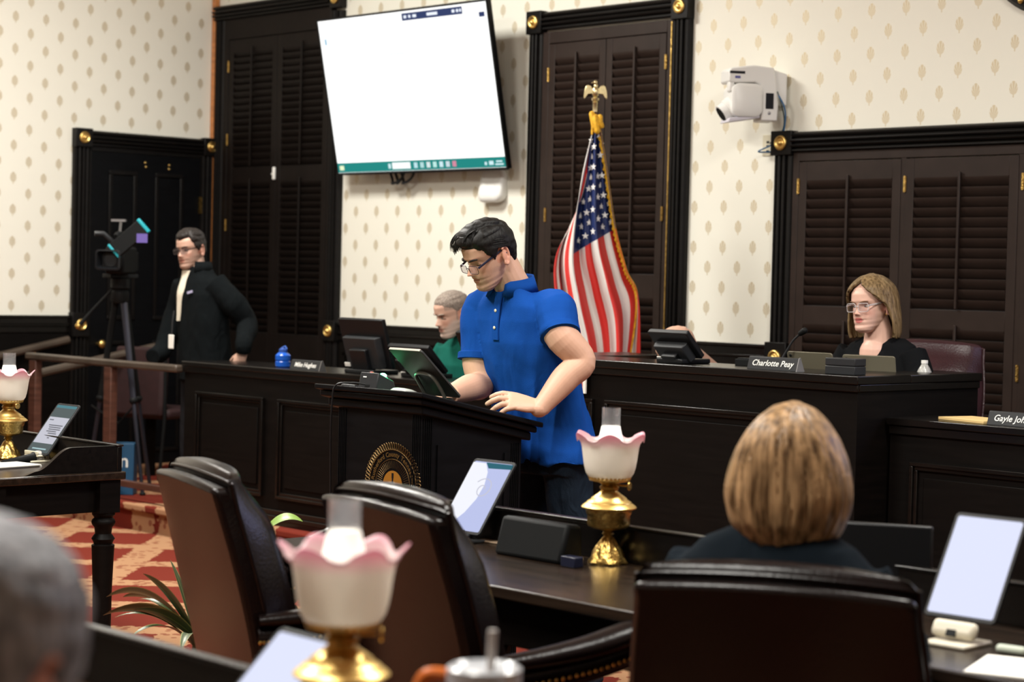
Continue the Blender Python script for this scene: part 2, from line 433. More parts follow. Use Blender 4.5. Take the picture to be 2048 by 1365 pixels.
# ---- tall window beside the corner
W1 = sroot('window_1', 'tall dark window with louvred shutters between the corner and the screen')
hcasing(W1, .035, 1.40, 3.392, 3.50, .075); vcasing(W1, 1.405, 1.515, DZ, 3.36); block(W1, 1.40, 1.52, 3.375, 3.51); vcasing(W1, .035, .15, DZ, 3.39)
block(W1, 1.395, 1.525, 1.10, 1.24, .036)
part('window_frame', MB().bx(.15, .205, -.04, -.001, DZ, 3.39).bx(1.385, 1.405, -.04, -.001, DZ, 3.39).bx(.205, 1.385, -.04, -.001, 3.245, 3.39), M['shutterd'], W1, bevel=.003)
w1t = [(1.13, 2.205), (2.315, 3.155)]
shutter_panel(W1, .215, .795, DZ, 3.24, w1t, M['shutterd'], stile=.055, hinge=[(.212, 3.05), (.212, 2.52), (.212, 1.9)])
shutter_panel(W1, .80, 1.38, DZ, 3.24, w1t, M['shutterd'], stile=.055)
lt = part('window_latch', MB().bx(-.012, .012, -.020, 0, -.045, .045).bx(-.03, -.008, -.016, -.004, -.012, .004), M['white'], W1, bevel=.006, loc=(.797, -.04, 2.262), label='white plastic latch')
tag(struct('trim_5', MB().bx(.004, .038, -.052, -.004, DZ, RZ - .01), M['copper'], bevel=.006), 'orange brown wooden strip standing in the corner')

# ---- window behind the flag
W2 = sroot('window_2', 'dark window with brown louvred shutters behind the flag')
hcasing(W2, 3.475, 4.535, 3.075, 3.185); vcasing(W2, 3.352, 3.475, DZ, 3.06); vcasing(W2, 4.535, 4.66, DZ, 3.06)
block(W2, 3.345, 3.475, 3.055, 3.195); block(W2, 4.535, 4.665, 3.055, 3.195); block(W2, 3.342, 3.475, 1.10, 1.24, .036); block(W2, 4.535, 4.668, 1.10, 1.24, .036)
part('window_frame', MB().bx(3.475, 3.53, -.036, -.001, DZ, 3.06).bx(4.49, 4.535, -.036, -.001, DZ, 3.06).bx(3.53, 4.49, -.036, -.001, 2.99, 3.06), M['shutter'], W2, bevel=.003)
part('brass_strip', MB().bx(4.522, 4.530, -.040, -.036, DZ, 3.05), M['oldbrass'], W2)
w2t = [(.5, 1.46), (1.60, 2.90)]
shutter_panel(W2, 3.535, 4.008, DZ, 2.985, w2t, M['shutter'], hinge=[(3.533, 2.80), (3.533, 1.95)])
shutter_panel(W2, 4.014, 4.487, DZ, 2.985, w2t, M['shutter'], hinge=[(4.489, 2.82), (4.489, 1.95)])

# ---- wide shuttered opening behind the bench
W3 = sroot('window_3', 'wide opening with tall brown louvred shutters beneath the wall camera')
hcasing(W3, 5.43, 8.255, 2.275, 2.385, .07); vcasing(W3, 8.25, 8.38, DZ, 2.265); block(W3, 8.245, 8.388, 2.26, 2.392); vcasing(W3, 5.298, 5.43, DZ, 2.265); block(W3, 5.29, 5.433, 2.26, 2.392, .036); block(W3, 5.285, 5.433, 1.08, 1.245, .04)
part('window_frame', MB().bx(5.43, 5.47, -.036, -.001, DZ, 2.275).bx(5.47, 8.25, -.036, -.001, 2.225, 2.275).bx(8.212, 8.25, -.036, -.001, DZ, 2.225), M['shutter'], W3, bevel=.003)
w3t = [(.36, 1.35), (1.45, 2.12)]
xs = [5.475, 6.135, 6.165, 6.83, 6.86, 7.52, 7.55, 8.21]
for i in range(4):
    a, b = xs[2 * i], xs[2 * i + 1]
    shutter_panel(W3, a, b, DZ + .03, 2.22, w3t, M['shutter'], stile=.052, pitch=.0535, hinge=[(a - .002, 2.09), (a - .002, 1.15)])
    if i < 3: part('mullion', MB().bx(b, xs[2 * i + 2], -.036, -.001, DZ, 2.225), M['shutter'], W3)

# ---- panelled door in the side wall (built along y, facing +x)
D1 = sroot('door_1', 'black panelled door with brass rosettes in the side wall')
D1.rotation_euler = (0, 0, pi / 2)                                     # local x -> +y, local -y -> +x
DB = -1.20                                                             # local x of the casing's outer edge
hcasing(D1, -1.075, -.125, 2.415, 2.525); vcasing(D1, DB, -1.075, 0, 2.41); vcasing(D1, -.125, -.005, 0, 2.41)
block(D1, DB - .005, -1.07, 2.405, 2.535); block(D1, -.13, -.004, 2.405, 2.535); block(D1, DB - .01, -1.07, 1.08, 1.25, .038)
part('door_jamb', MB().bx(-1.075, -1.06, -.03, -.001, 0, 2.415).bx(-.14, -.125, -.03, -.001, 0, 2.415).bx(-1.06, -.14, -.03, -.001, 2.385, 2.415), M['casing'], D1)
leaf = part('door_leaf', MB().bx(-1.058, -.142, -.022, -.001, .02, 2.383), M['blackwood'], D1)
for (a, b, z0, z1) in ((-.915, -.685, 1.2, 2.255), (-.53, -.29, 1.2, 2.255), (-.915, -.685, .25, 1.05), (-.53, -.29, .25, 1.05)):
    mb = MB(); t = .028
    mb.bx(a, b, -.034, -.022, z0, z0 + t).bx(a, b, -.034, -.022, z1 - t, z1).bx(a, a + t, -.034, -.022, z0 + t, z1 - t).bx(b - t, b, -.034, -.022, z0 + t, z1 - t)
    part('panel_moulding', mb, M['casing'], leaf, bevel=.004)
for i, (y_, z_) in enumerate(((-.614, 2.325), (-.607, 2.295), (-.41, 2.318), (-.41, 2.29))):
    part('brass_stud', MB().ell((0, 0, 0), (.011, .006, .008)), M['brass'], leaf, loc=(y_, -.024, z_))
mbh = MB().bx(-.155, -.128, -.038, -.030, 1.98, 2.10); part('brass_hinge', mbh, M['oldbrass'], D1)
kn = MB(); kn.tube([(0, 0, 0), (0, -.05, 0)], .010, 10); kn.ell((0, -.065, 0), (.03, .022, .03))
part('door_knob', kn, M['brass'], leaf, loc=(-.985, -.022, 1.03))
# ------------------------------------------------------------------ the bench
def frame_panel(parent, x0, x1, z0, z1, y, t=.03, d=.022, mt='woodh'):
    """a fielded panel: four proud mouldings round a raised field, on a front facing -y"""
    mb = MB()
    for (k, dd) in ((0, d), (t * .55, d * .55)):
        a, b, c, e = x0 + k, x1 - k, z0 + k, z1 - k; q = t * .55
        mb.bx(a, b, y - dd, y, e - q, e).bx(a, b, y - dd, y, c, c + q).bx(a, a + q, y - dd, y, c + q, e - q).bx(b - q, b, y - dd, y, c + q, e - q)
    o = part('panel_moulding', mb, M[mt], parent, bevel=.002)
    part('panel_field', MB().bx(x0 + t + .03, x1 - t - .03, y - .008, y, z0 + t + .03, z1 - t - .03), M['wood'], o, bevel=.006)
    return o

CB = thing('judge_bench', 'tall dark wooden centre bench with a raised counter behind the lectern', 'bench', (6.39, -2.1, 0))
X0, X1, Y0 = 5.35 - 6.39, 7.43 - 6.39, 0.0
part('front_panel', MB().bx(X0, X1, 0, .03, 0, 1.165), M['wood'], CB)
part('side_panel', MB().bx(X1 - .03, X1, .03, .85, 0, 1.165), M['wood'], CB); part('side_panel', MB().bx(X0, X0 + .03, .03, .85, 0, 1.165), M['wood'], CB)
part('counter_top', MB().bx(X0 - .015, X1 + .015, -.022, .34, 1.165, 1.20).bx(X1 - .30, X1 + .015, .34, .86, 1.165, 1.20).bx(X0 - .015, X0 + .30, .34, .86, 1.165, 1.20), M['woodh'], CB, bevel=.004)
part('counter_moulding', MB().bx(X0 - .008, X1 + .008, -.013, 0, 1.135, 1.165).bx(X1, X1 + .01, 0, .85, 1.135, 1.165), M['woodh'], CB, bevel=.003)
part('writing_surface', MB().bx(X0 + .03, X1 - .03, .34, .86, 1.02, 1.05), M['woodh'], CB)
part('plinth', MB().bx(X0 - .012, X1 + .012, -.02, 0, 0, .20).bx(X1, X1 + .012, 0, .85, 0, .2), M['woodh'], CB, bevel=.004)
frame_panel(CB, 6.057 - 6.39, 7.272 - 6.39, .30, 1.022, 0); frame_panel(CB, 5.40 - 6.39, 5.98 - 6.39, .30, 1.022, 0)
def wing(name, label, x0, x1, panels):
    o = thing(name, label, 'bench', ((x0 + x1) / 2, -1.9, 0)); L = (x1 - x0) / 2
    part('front_panel', MB().bx(-L, L, 0, .03, 0, 1.0), M['wood'], o)
    part('counter_top', MB().bx(-L - .01, L, -.02, .40, 1.0, 1.03), M['woodh'], o, bevel=.004)
    part('counter_moulding', MB().bx(-L, L, -.012, 0, .965, 1.0), M['woodh'], o, bevel=.003)
    part('side_panel', MB().bx(-L, -L + .03, .03, .80, 0, .87), M['wood'], o); part('side_panel', MB().bx(L - .03, L, .03, .80, 0, .87), M['wood'], o)
    part('writing_surface', MB().bx(-L, L, .40, .86, .85, .88), M['woodh'], o)
    part('riser_board', MB().bx(-L, L, .37, .40, .88, 1.0), M['wood'], o)
    mb = MB().bx(-L - .008, L, -.018, 0, 0, .19).bx(-L - .008, L, -.026, 0, .19, .215).bx(-L - .008, L, -.014, 0, .215, .245)
    part('plinth', mb, M['woodh'], o, bevel=.003)
    for a, b in panels: frame_panel(o, a - (x0 + x1) / 2, b - (x0 + x1) / 2, .31, .86, 0)
    return o
wing('clerk_bench', 'lower dark wooden bench wing running from the handrail to the lectern', 2.45, 5.34, [(2.58, 3.237), (3.37, 4.03), (4.16, 5.2)])
wing('clerk_bench', 'lower dark wooden bench wing with a tan folder and nameplate', 7.45, 10.6, [(7.56, 8.65), (8.8, 9.9)])

# inner floor behind the centre bench
struct('floor_bench_step', MB().bx(5.4, 7.4, -2.06, -.35, DZ, .34), M['carpet'])

# ------------------------------------------------------------------ lectern
LX0, LX1, LY0, LY1 = 6.60, 7.185, -4.185, -3.61
LC = thing('lectern', 'black wooden lectern with a gold county seal on its front', 'lectern', ((LX0 + LX1) / 2, (LY0 + LY1) / 2, 0))
hx, hy = (LX1 - LX0) / 2, (LY1 - LY0) / 2
ltop = lambda y: 1.165 + (1.045 - 1.165) * (y + hy) / (2 * hy)
def slope_slab(x0, x1, y0, y1, up, th):
    return MB().add([(x, y, ltop(y) + up + dz) for dz in (-th, 0) for (x, y) in ((x0, y0), (x1, y0), (x1, y1), (x0, y1))],
                    [(3, 2, 1, 0), (4, 5, 6, 7), (0, 1, 5, 4), (1, 2, 6, 5), (2, 3, 7, 6), (3, 0, 4, 7)])
part('reading_top', slope_slab(-hx, hx, -hy, hy, 0, .018), M['blackwood'], LC, bevel=.004)
part('top_moulding', slope_slab(-hx + .015, hx - .015, -hy + .012, hy - .015, -.019, .022), M['blackwood'], LC, bevel=.006)
part('top_cornice', slope_slab(-hx + .045, hx - .03, -hy + .028, hy - .03, -.042, .03), M['blackwood'], LC, bevel=.006)
bx0, bx1, by0, by1 = -hx + .085, hx - .05, -hy + .045, hy - .06
mb = MB().add([(x, y, z) for (x, y) in ((bx0, by0), (bx1, by0), (bx1, by1), (bx0, by1)) for z in (.12, ltop(y) - .07)],
              [(0, 2, 3, 1), (2, 4, 5, 3), (4, 6, 7, 5), (6, 0, 1, 7), (1, 3, 5, 7), (0, 6, 4, 2)])
part('body', mb, M['blackwood'], LC)
part('base_plinth', MB().bx(bx0 - .03, bx1 + .03, by0 - .03, by1 + .03, 0, .12), M['blackwood'], LC, bevel=.008)
def pilaster(x0, x1, y, z1, side=False):
    o_ = MB(); n = 5
    for i in range(n):
        a = lerp(x0, x1, i / n) + .001; b = lerp(x0, x1, (i + 1) / n) - .003
        if side: o_.tube([((y + .002), (a + b) / 2, .14), ((y + .002), (a + b) / 2, z1)], (b - a) / 2, 8)
        else: o_.tube([((a + b) / 2, y - .002, .14), ((a + b) / 2, y - .002, z1)], (b - a) / 2, 8)
    return o_
part('fluted_pilaster', pilaster(bx0 + .004, bx0 + .048, by0, ltop(by0) - .075), M['blackwood'], LC)
part('fluted_pilaster', pilaster(bx1 - .048, bx1 - .004, by0, ltop(by0) - .075), M['blackwood'], LC)
part('fluted_pilaster', pilaster(by0 + .006, by0 + .05, bx1, ltop(by0) - .085, True), M['blackwood'], LC)
part('fluted_pilaster', pilaster(by1 - .05, by1 - .006, bx1, ltop(by1) - .085, True), M['blackwood'], LC)
part('side_panel_moulding', MB().bx(bx1, bx1 + .006, by0 + .07, by0 + .085, .2, .98).bx(bx1, bx1 + .006, by1 - .085, by1 - .07, .2, .94), M['blackwood'], LC)
# seal
M['sealgold'] = mat('seal_gold_line', (.15, .088, .026), .45, .6)
M['sealdisc'] = mat('seal_gold_disc', (.32, .14, .016), .5, .3)
sx, sz, sy = 6.992 - (LX0 + LX1) / 2, .832, by0 - .0015
def sea(r, a, dy=0): return Vector((sx + r * sin(a), sy - dy, sz + r * cos(a)))
seal = part('seal_ring', MB(), M['sealgold'], LC) if False else None
mb = MB()
for r in (.1235, .0905):
    mb.tube([sea(r, 2 * pi * i / 72, .001) for i in range(73)], .0011, 5, cap=False)
for i in range(72):
    a = 2 * pi * i / 72; pts = []
    for k in range(11):
        t = 2 * pi * k / 10; pts.append(sea(.1365 + .0125 * cos(t), a + .034 * sin(t), .001))
    mb.tube(pts, .0010, 4, cap=False)
seal = part('seal_ring', mb, M['sealgold'], LC, label='gold looped border of the round seal', fixn=False)
mb = MB()
for i in range(60):
    a = 2 * pi * i / 60; mb.tube([sea(.060, a, .0006), sea(.086, a, .0006)], .0005, 4)
part('seal_rays', mb, M['sealgold'], seal)
mb = MB(); pr = [sea(.051 * (1.0), 2 * pi * i / 40) for i in range(40)]
mb.loft([[p for p in pr], [p + Vector((0, -.0015, 0)) for p in pr]]); part('seal_disc', mb, M['sealdisc'], seal)
mb = MB()                                                             # small emblem on the disc
for (ax, az, aw, ah) in ((0, .034, .005, .009), (0, .020, .0035, .006), (0, -.018, .016, .002), (0, -.026, .018, .002), (0, -.034, .016, .002)):
    mb.bx(sx + ax - aw, sx + ax + aw, sy - .0022, sy - .0012, sz + az - ah, sz + az + ah)
mb.tube([Vector((sx + .010 * cos(t * pi / 8), sy - .0018, sz + .002 + .010 * sin(t * pi / 8))) for t in range(17)], .0022, 5, cap=False)
mb.ell((sx - .012, sy - .0015, sz - .006), (.005, .001, .005), n=8, m=4); mb.ell((sx + .012, sy - .0015, sz - .006), (.005, .001, .005), n=8, m=4)
part('seal_emblem', mb, M['black'], seal)
mb = MB(); txt = 'Rutherford County Tennessee'; wid = {'i': .45, 'f': .5, 't': .55, 'r': .62, ' ': .65, 'R': 1.15, 'C': 1.15, 'T': 1.05, 'u': 1, 'n': 1, 'h': 1}
ws = [wid.get(c, .92) for c in txt]; tot = sum(ws); span = rad(168); acc = 0
for c, w_ in zip(txt, ws):
    a = -span / 2 + span * (acc + w_ / 2) / tot; acc += w_
    if c == ' ': continue
    t = text_mb(c, .023, bold=.0006)
    Mx = Matrix.Translation(sea(.107, a, .0012)) @ Matrix.Rotation(a, 4, 'Y') @ Matrix.Rotation(pi / 2, 4, 'X')
    t = xf(t, Mx); mb.add(t.v, t.f)
part('seal_lettering', mb, M['sealgold'], seal, smooth=False)
mb = MB(); mb.bx(sx - .16, sx + .16, sy - .002, sy, sz - .030, sz - .0285).bx(sx + .1585, sx + .16, sy - .002, sy, sz - .05, sz - .0285)
part('seal_banner_line', mb, M['sealgold'], seal)

# ------------------------------------------------------------------ desks
def turned_leg(H):
    P = [(.030, 0), (.034, .02), (.030, .05), (.022, .06), (.026, .075), (.030, .09), (.036, .10), (.036, .13), (.038, .30), (.043, H - .30), (.045, H - .26), (.036, H - .255), (.040, H - .245), (.046, H - .235), (.040, H - .225), (.032, H - .215), (.035, H - .19), (.044, H - .18), (.047, H - .17), (.044, H - .16), (.036, H - .152), (.045, H - .14), (.045, H - .13)]
    mb = MB().lathe(P, 20); mb.bx(-.046, .046, -.046, .046, H - .13, H); return mb
def desk(label, x0, x1, y0, y1, ends=(True, True)):
    o = thing('council_desk', label, 'desk', ((x0 + x1) / 2, (y0 + y1) / 2, 0)); L = (x1 - x0) / 2; D = (y1 - y0) / 2
    part('desk_top', MB().bx(-L, L, -D, D, .728, .76), M['tabletop'], o, bevel=.005)
    part('apron', MB().bx(-L + .05, L - .05, -D + .05, -D + .075, .60, .728).bx(-L + .05, L - .05, D - .075, D - .05, .60, .728).bx(-L + .05, -L + .075, -D + .05, D - .05, .60, .728).bx(L - .075, L - .05, -D + .05, D - .05, .60, .728), M['wood'], o, bevel=.003)
    part('back_gallery', MB().bx(-L + .012, L - .012, D - .035, D - .013, .76, .858).bx(-L + .008, L - .008, D - .040, D - .008, .858, .866), M['woodh'], o, bevel=.003)
    for s_ in (-1, 1):
        xx = s_ * (L - .024); n = 14
        pts = [(D - .035, .862)] + [(D - .035 - .20, .862)] + [(D - .235 - .16 * t / n, .862 - .085 * (.5 - .5 * cos(pi * t / n))) for t in range(1, n + 1)] + [(D - .44, .762), (D - .035, .762)]
        mbs = MB().loft([[Vector((xx - .010, y, z)) for y, z in pts], [Vector((xx + .010, y, z)) for y, z in pts]])
        part('side_gallery', mbs, M['woodh'], o, angle=30)
        for t_ in (-1, 1):
            part('leg', turned_leg(.728), M['wood'], o, loc=(s_ * (L - .062), t_ * (D - .062), 0))
    return o
desk('long dark wooden desk with a brass lamp in front of the lectern', 7.46, 10.9, -5.07, -4.44)
desk('dark wooden desk beside the carpeted aisle, with microphone and upright tablet', 2.6, 5.52, -4.89, -4.265)
desk('dark wooden desk at the bottom edge carrying the large blurred lamp', 8.35, 11.3, -7.13, -6.50)

# ------------------------------------------------------------------ leather chairs (local: sitter faces +y)
def chair(label, loc, rz, leather, arms=True, group='leather swivel chairs', zoff=0.0, H=1.03):
    o = thing('leather_chair', label, 'chair', loc, rz, group)
    W = .30
    def back_pt(u, v, side):                              # u across -1..1, v 0..1 up ; side 0 rear shell, 1 cushion
        z = lerp(.44, H, v)
        lean = -.24 - .11 * v - .03 * v * v
        wv = W * (0.93 + .07 * sin(pi * min(v * 1.1, 1)))
        e = (1 - abs(u) ** 3.2)
        if side == 0: y = lean - .035 * (1 - u * u) * .6
        else: y = lean + .02 + (.158 - .02 * v) * max(e, 0) ** .5 * (1 - .45 * max(0, v - .82) / .18)
        arch = .014 * (1 - u * u) * v ** 6
        return Vector((u * wv, y, z + arch))
    # rear shell slab
    nu, nv = 18, 14; mb = MB()
    rings = []
    for j in range(nv + 1):
        v = j / nv
        fr = [back_pt(-1 + 2 * i / nu, v, 0) for i in range(nu + 1)]
        bk = [back_pt(1 - 2 * i / nu, v, 0) + Vector((0, .055, 0)) for i in range(nu + 1)]
        rings.append(fr + bk)
    mb.loft(rings); sh = part('backrest', mb, leather, o, bevel=.015, angle=40)
    mb = MB(); rings = []
    for j in range(nv + 1):
        v = j / nv
        k = 1.0
        fr = [back_pt((-1 + 2 * i / nu), v, 0) + Vector((0, .05, .0)) for i in range(nu + 1)]
        bk = [back_pt(1 - 2 * i / nu, v, 1) + Vector((0, .02, 0)) for i in range(nu + 1)]
        rings.append(fr + bk)
    # rolled top
    top = rings[-1]; c = sum(top, Vector()) / len(top)
    for q, dz in ((.93, .018), (.75, .030), (.4, .036)):
        rings.append([Vector((c.x + (p.x - c.x) * (1 - (1 - q) * .25), c.y + (p.y - c.y) * q, p.z + dz)) for p in top])
    mb.loft(rings); part('back_cushion', mb, leather, o, angle=60)
    pp = [back_pt(-1 + 2 * i / nu, 1.0, 0) + Vector((0, .05, .012)) for i in range(nu + 1)]
    part('piping', MB().tube([back_pt(-1, v / 10, 0) + Vector((-.002, .05, 0)) for v in range(0, 10)] + pp + [back_pt(1, v / 10, 0) + Vector((.002, .05, 0)) for v in range(9, -1, -1)], .006, 8), leather, sh)
    # seat cushion
    mb = MB(); rings = []
    for (z, k) in ((.33, .92), (.35, 1.0), (.42, 1.02), (.455, .97), (.468, .8), (.472, .3)):
        rings.append([Vector((W * .95 * k * (abs(cos(a)) ** .45) * (1 if cos(a) >= 0 else -1), .03 + .29 * k * (abs(sin(a)) ** .45) * (1 if sin(a) >= 0 else -1), z)) for a in [2 * pi * i / 36 for i in range(36)]])
    mb.loft(rings); part('seat', mb, leather, o, angle=60)
    if arms:
        for s_ in (-1, 1):
            pts = catmull([(s_ * .305, -.26, .655), (s_ * .32, -.12, .665), (s_ * .33, .04, .685), (s_ * .335, .18, .715), (s_ * .335, .27, .722), (s_ * .335, .30, .70)], 6)
            n_ = len(pts)
            rr = [(.026 + .022 * min(1, i / (n_ * .45))) * (1 if i < n_ - 3 else (.9, .7, .35)[i - n_ + 3]) for i in range(n_)]
            a = part('armrest', MB().tube(pts, rr, 14, flat=.62), leather, o, angle=60)
            fp = [p + Vector((0, 0, -.05)) for p in pts[:-2]]
            part('arm_frame', MB().tube(fp, [.022] * len(fp), 10, flat=1.5), leather, o, angle=60)
            mbn = MB(); dense = []
            for p, q in zip(fp, fp[1:]):
                for k in range(3): dense.append(p.lerp(q, k / 3))
            for k_, p in enumerate(dense[::2]):
                for sd in (-1, 1): mbn.ell(p + Vector((sd * .021, 0, -.004)), (.0035, .0055, .0055), n=8, m=5)
            part('nailhead_trim', mbn, M['oldbrass'], a)['kind'] = 'stuff'
            part('arm_support', MB().tube([fp[-6], fp[-8] + Vector((0, -.02, -.12)), Vector((s_ * .27, .08, .40))], [.022, .024, .028], 10), M['wood'], o)
    part('gas_column', MB().lathe([(.03, .10), (.03, .33), (.09, .335), (.09, .35)], 16), M['black'], o)
    for k in range(5):
        a = 2 * pi * k / 5 + .3; d = Vector((cos(a), sin(a), 0))
        lg = part('base_leg', MB().tube([Vector((0, 0, .13)), d * .15 + Vector((0, 0, .115)), d * .30 + Vector((0, 0, .075))], [.03, .026, .018], 8), M['wood'], o)
        part('caster', MB().tube([d * .30 + Vector((-d.y, d.x, 0)) * .022 + Vector((0, 0, .03)), d * .30 - Vector((-d.y, d.x, 0)) * .022 + Vector((0, 0, .03))], .03, 12), M['black'], lg)
    return o
chair('oxblood leather armchair nearest the aisle and the potted plants', (7.875, -5.17, 0), rad(-18), M['leather'], H=.995)
chair('oxblood leather armchair with its back in front of the county seal', (8.632, -5.163, 0), rad(-11), M['leather'], H=1.0)
chair('oxblood leather armchair occupied by the blonde woman seen from behind', (9.605, -5.215, 0), rad(29), M['leather'], H=.955)
chair('shiny burgundy leather chair behind the woman at the bench', (6.93, -1.08, .34), rad(180 + 20), M['leatherb'], H=.93, arms=False)

# ------------------------------------------------------------------ handrails on the platform's edge
o = thing('handrail', 'dark wooden handrail with reddish posts joined to the bench end', 'railing', (1.6, -1.93, DZ))
part('rail_cap', MB().bx(-.88, .84, -.03, .03, .80, .845), M['railcap'], o, bevel=.012)
for px_ in (-.79, .10): part('post', MB().bx(px_ - .04, px_ + .04, -.025, .025, 0, .80), M['railwood'], o, bevel=.004)
part('floor_rail', MB().bx(-.83, .84, -.02, .02, .08, .12), M['railwood'], o, bevel=.004)
o = thing('handrail', 'sloping handrail running behind the reddish rail post', 'railing', (.74, -1.6, DZ))
def sl(y, z): return Vector((0, y, z))
part('rail_cap', MB().tube([sl(.70, .89), sl(.0, .76), sl(-.36, .69)], .028, 10), M['railcap'], o)
for y_, z_ in ((.60, .87), (-.32, .70)): part('post', MB().bx(-.025, .025, y_ - .025, y_ + .025, 0, z_), M['wood'], o)
o = thing('wall_rail', 'dark rail sloping along the side wall below the cream wallpaper', 'railing', (.06, -1.9, 0))
part('rail_cap', MB().tube([Vector((0, -.9, .74)), Vector((0, .66, 1.06))], .028, 10), M['railcap'], o)
for y_, z_ in ((-.6, .80), (.4, 1.0)): part('rail_bracket', MB().tube([Vector((-.058, y_, z_ - .06)), Vector((-.01, y_, z_ - .05)), Vector((0, y_, z_ - .02))], .008, 8), M['oldbrass'], o)
# burgundy stacking chair on the platform behind the rail
o = thing('upholstered_chair', 'burgundy upholstered chair behind the handrail next to the tripod', 'chair', (ony(318, 800, -.95).x, -.95, DZ), rad(200))
mb = MB(); mb.loft([[Vector((x, y - .05 * z, z)) for x, y in ((-.20, .20), (.20, .20), (.21, .24), (.19, .27), (-.19, .27), (-.21, .24))] for z in (.42, .5, .8, .88)]); part('backrest', mb, M['burg'], o, bevel=.02)
part('seat', MB().bx(-.23, .23, -.24, .2, .40, .47), M['burg'], o, bevel=.025)
for a in (-1, 1):
    part('leg', MB().tube([(a * .21, -.2, .40), (a * .21, -.23, 0)], .012, 8), M['blackm'], o); part('leg', MB().tube([(a * .21, .22, .9 * .9), (a * .21, .22, .4), (a * .21, .27, 0)], .012, 8), M['blackm'], o)
# ------------------------------------------------------------------ oil lamps
def shade_mat():
    m = bpy.data.materials.new('frosted_pink_glass'); m.use_nodes = True; nt = m.node_tree; nt.nodes.clear()
    tc = N(nt, 'ShaderNodeTexCoord'); sp = N(nt, 'ShaderNodeSeparateXYZ'); nt.links.new(tc.outputs['Object'], sp.inputs[0])
    rp = N(nt, 'ShaderNodeValToRGB'); e = rp.color_ramp.elements
    e[0].position = .325; e[0].color = (.80, .76, .70, 1); e[1].position = .367; e[1].color = (.74, .40, .47, 1)
    nt.links.new(sp.outputs['Z'], rp.inputs[0])
    d = N(nt, 'ShaderNodeBsdfDiffuse'); t = N(nt, 'ShaderNodeBsdfTranslucent'); g = N(nt, 'ShaderNodeBsdfGlossy'); g.inputs['Roughness'].default_value = .3
    nt.links.new(rp.outputs[0], d.inputs[0]); nt.links.new(rp.outputs[0], t.inputs[0])
    a = N(nt, 'ShaderNodeMixShader'); a.inputs[0].default_value = .5; nt.links.new(d.outputs[0], a.inputs[1]); nt.links.new(t.outputs[0], a.inputs[2])
    b = N(nt, 'ShaderNodeMixShader'); b.inputs[0].default_value = .05; nt.links.new(a.outputs[0], b.inputs[1]); nt.links.new(g.outputs[0], b.inputs[2])
    o = N(nt, 'ShaderNodeOutputMaterial'); nt.links.new(b.outputs[0], o.inputs[0]); return m
def thin_glass(name, tint, clear):
    m = bpy.data.materials.new(name); m.use_nodes = True; nt = m.node_tree; nt.nodes.clear()
    t = N(nt, 'ShaderNodeBsdfTransparent'); g = N(nt, 'ShaderNodeBsdfGlossy'); g.inputs['Roughness'].default_value = .08; d = N(nt, 'ShaderNodeBsdfTranslucent'); d.inputs[0].default_value = (*tint, 1); t.inputs[0].default_value = (.96, .96, .97, 1)
    lw = N(nt, 'ShaderNodeLayerWeight'); lw.inputs[0].default_value = .30 if clear < .94 else .10
    a = N(nt, 'ShaderNodeMixShader'); nt.links.new(lw.outputs['Facing'], a.inputs[0]); nt.links.new(t.outputs[0], a.inputs[1]); nt.links.new(g.outputs[0], a.inputs[2])
    b = N(nt, 'ShaderNodeMixShader'); b.inputs[0].default_value = 1 - clear; nt.links.new(a.outputs[0], b.inputs[1]); nt.links.new(d.outputs[0], b.inputs[2])
    o = N(nt, 'ShaderNodeOutputMaterial'); nt.links.new(b.outputs[0], o.inputs[0]); return m
M['shade'] = shade_mat(); M['chimney'] = thin_glass('thin_clear_glass', (.85, .86, .9), .90)
M['frost'] = mat('frosted_white_glass', (.84, .82, .77), .55, trans=0.0, emit=(1, .94, .84), estr=.6)
lamp_src = None
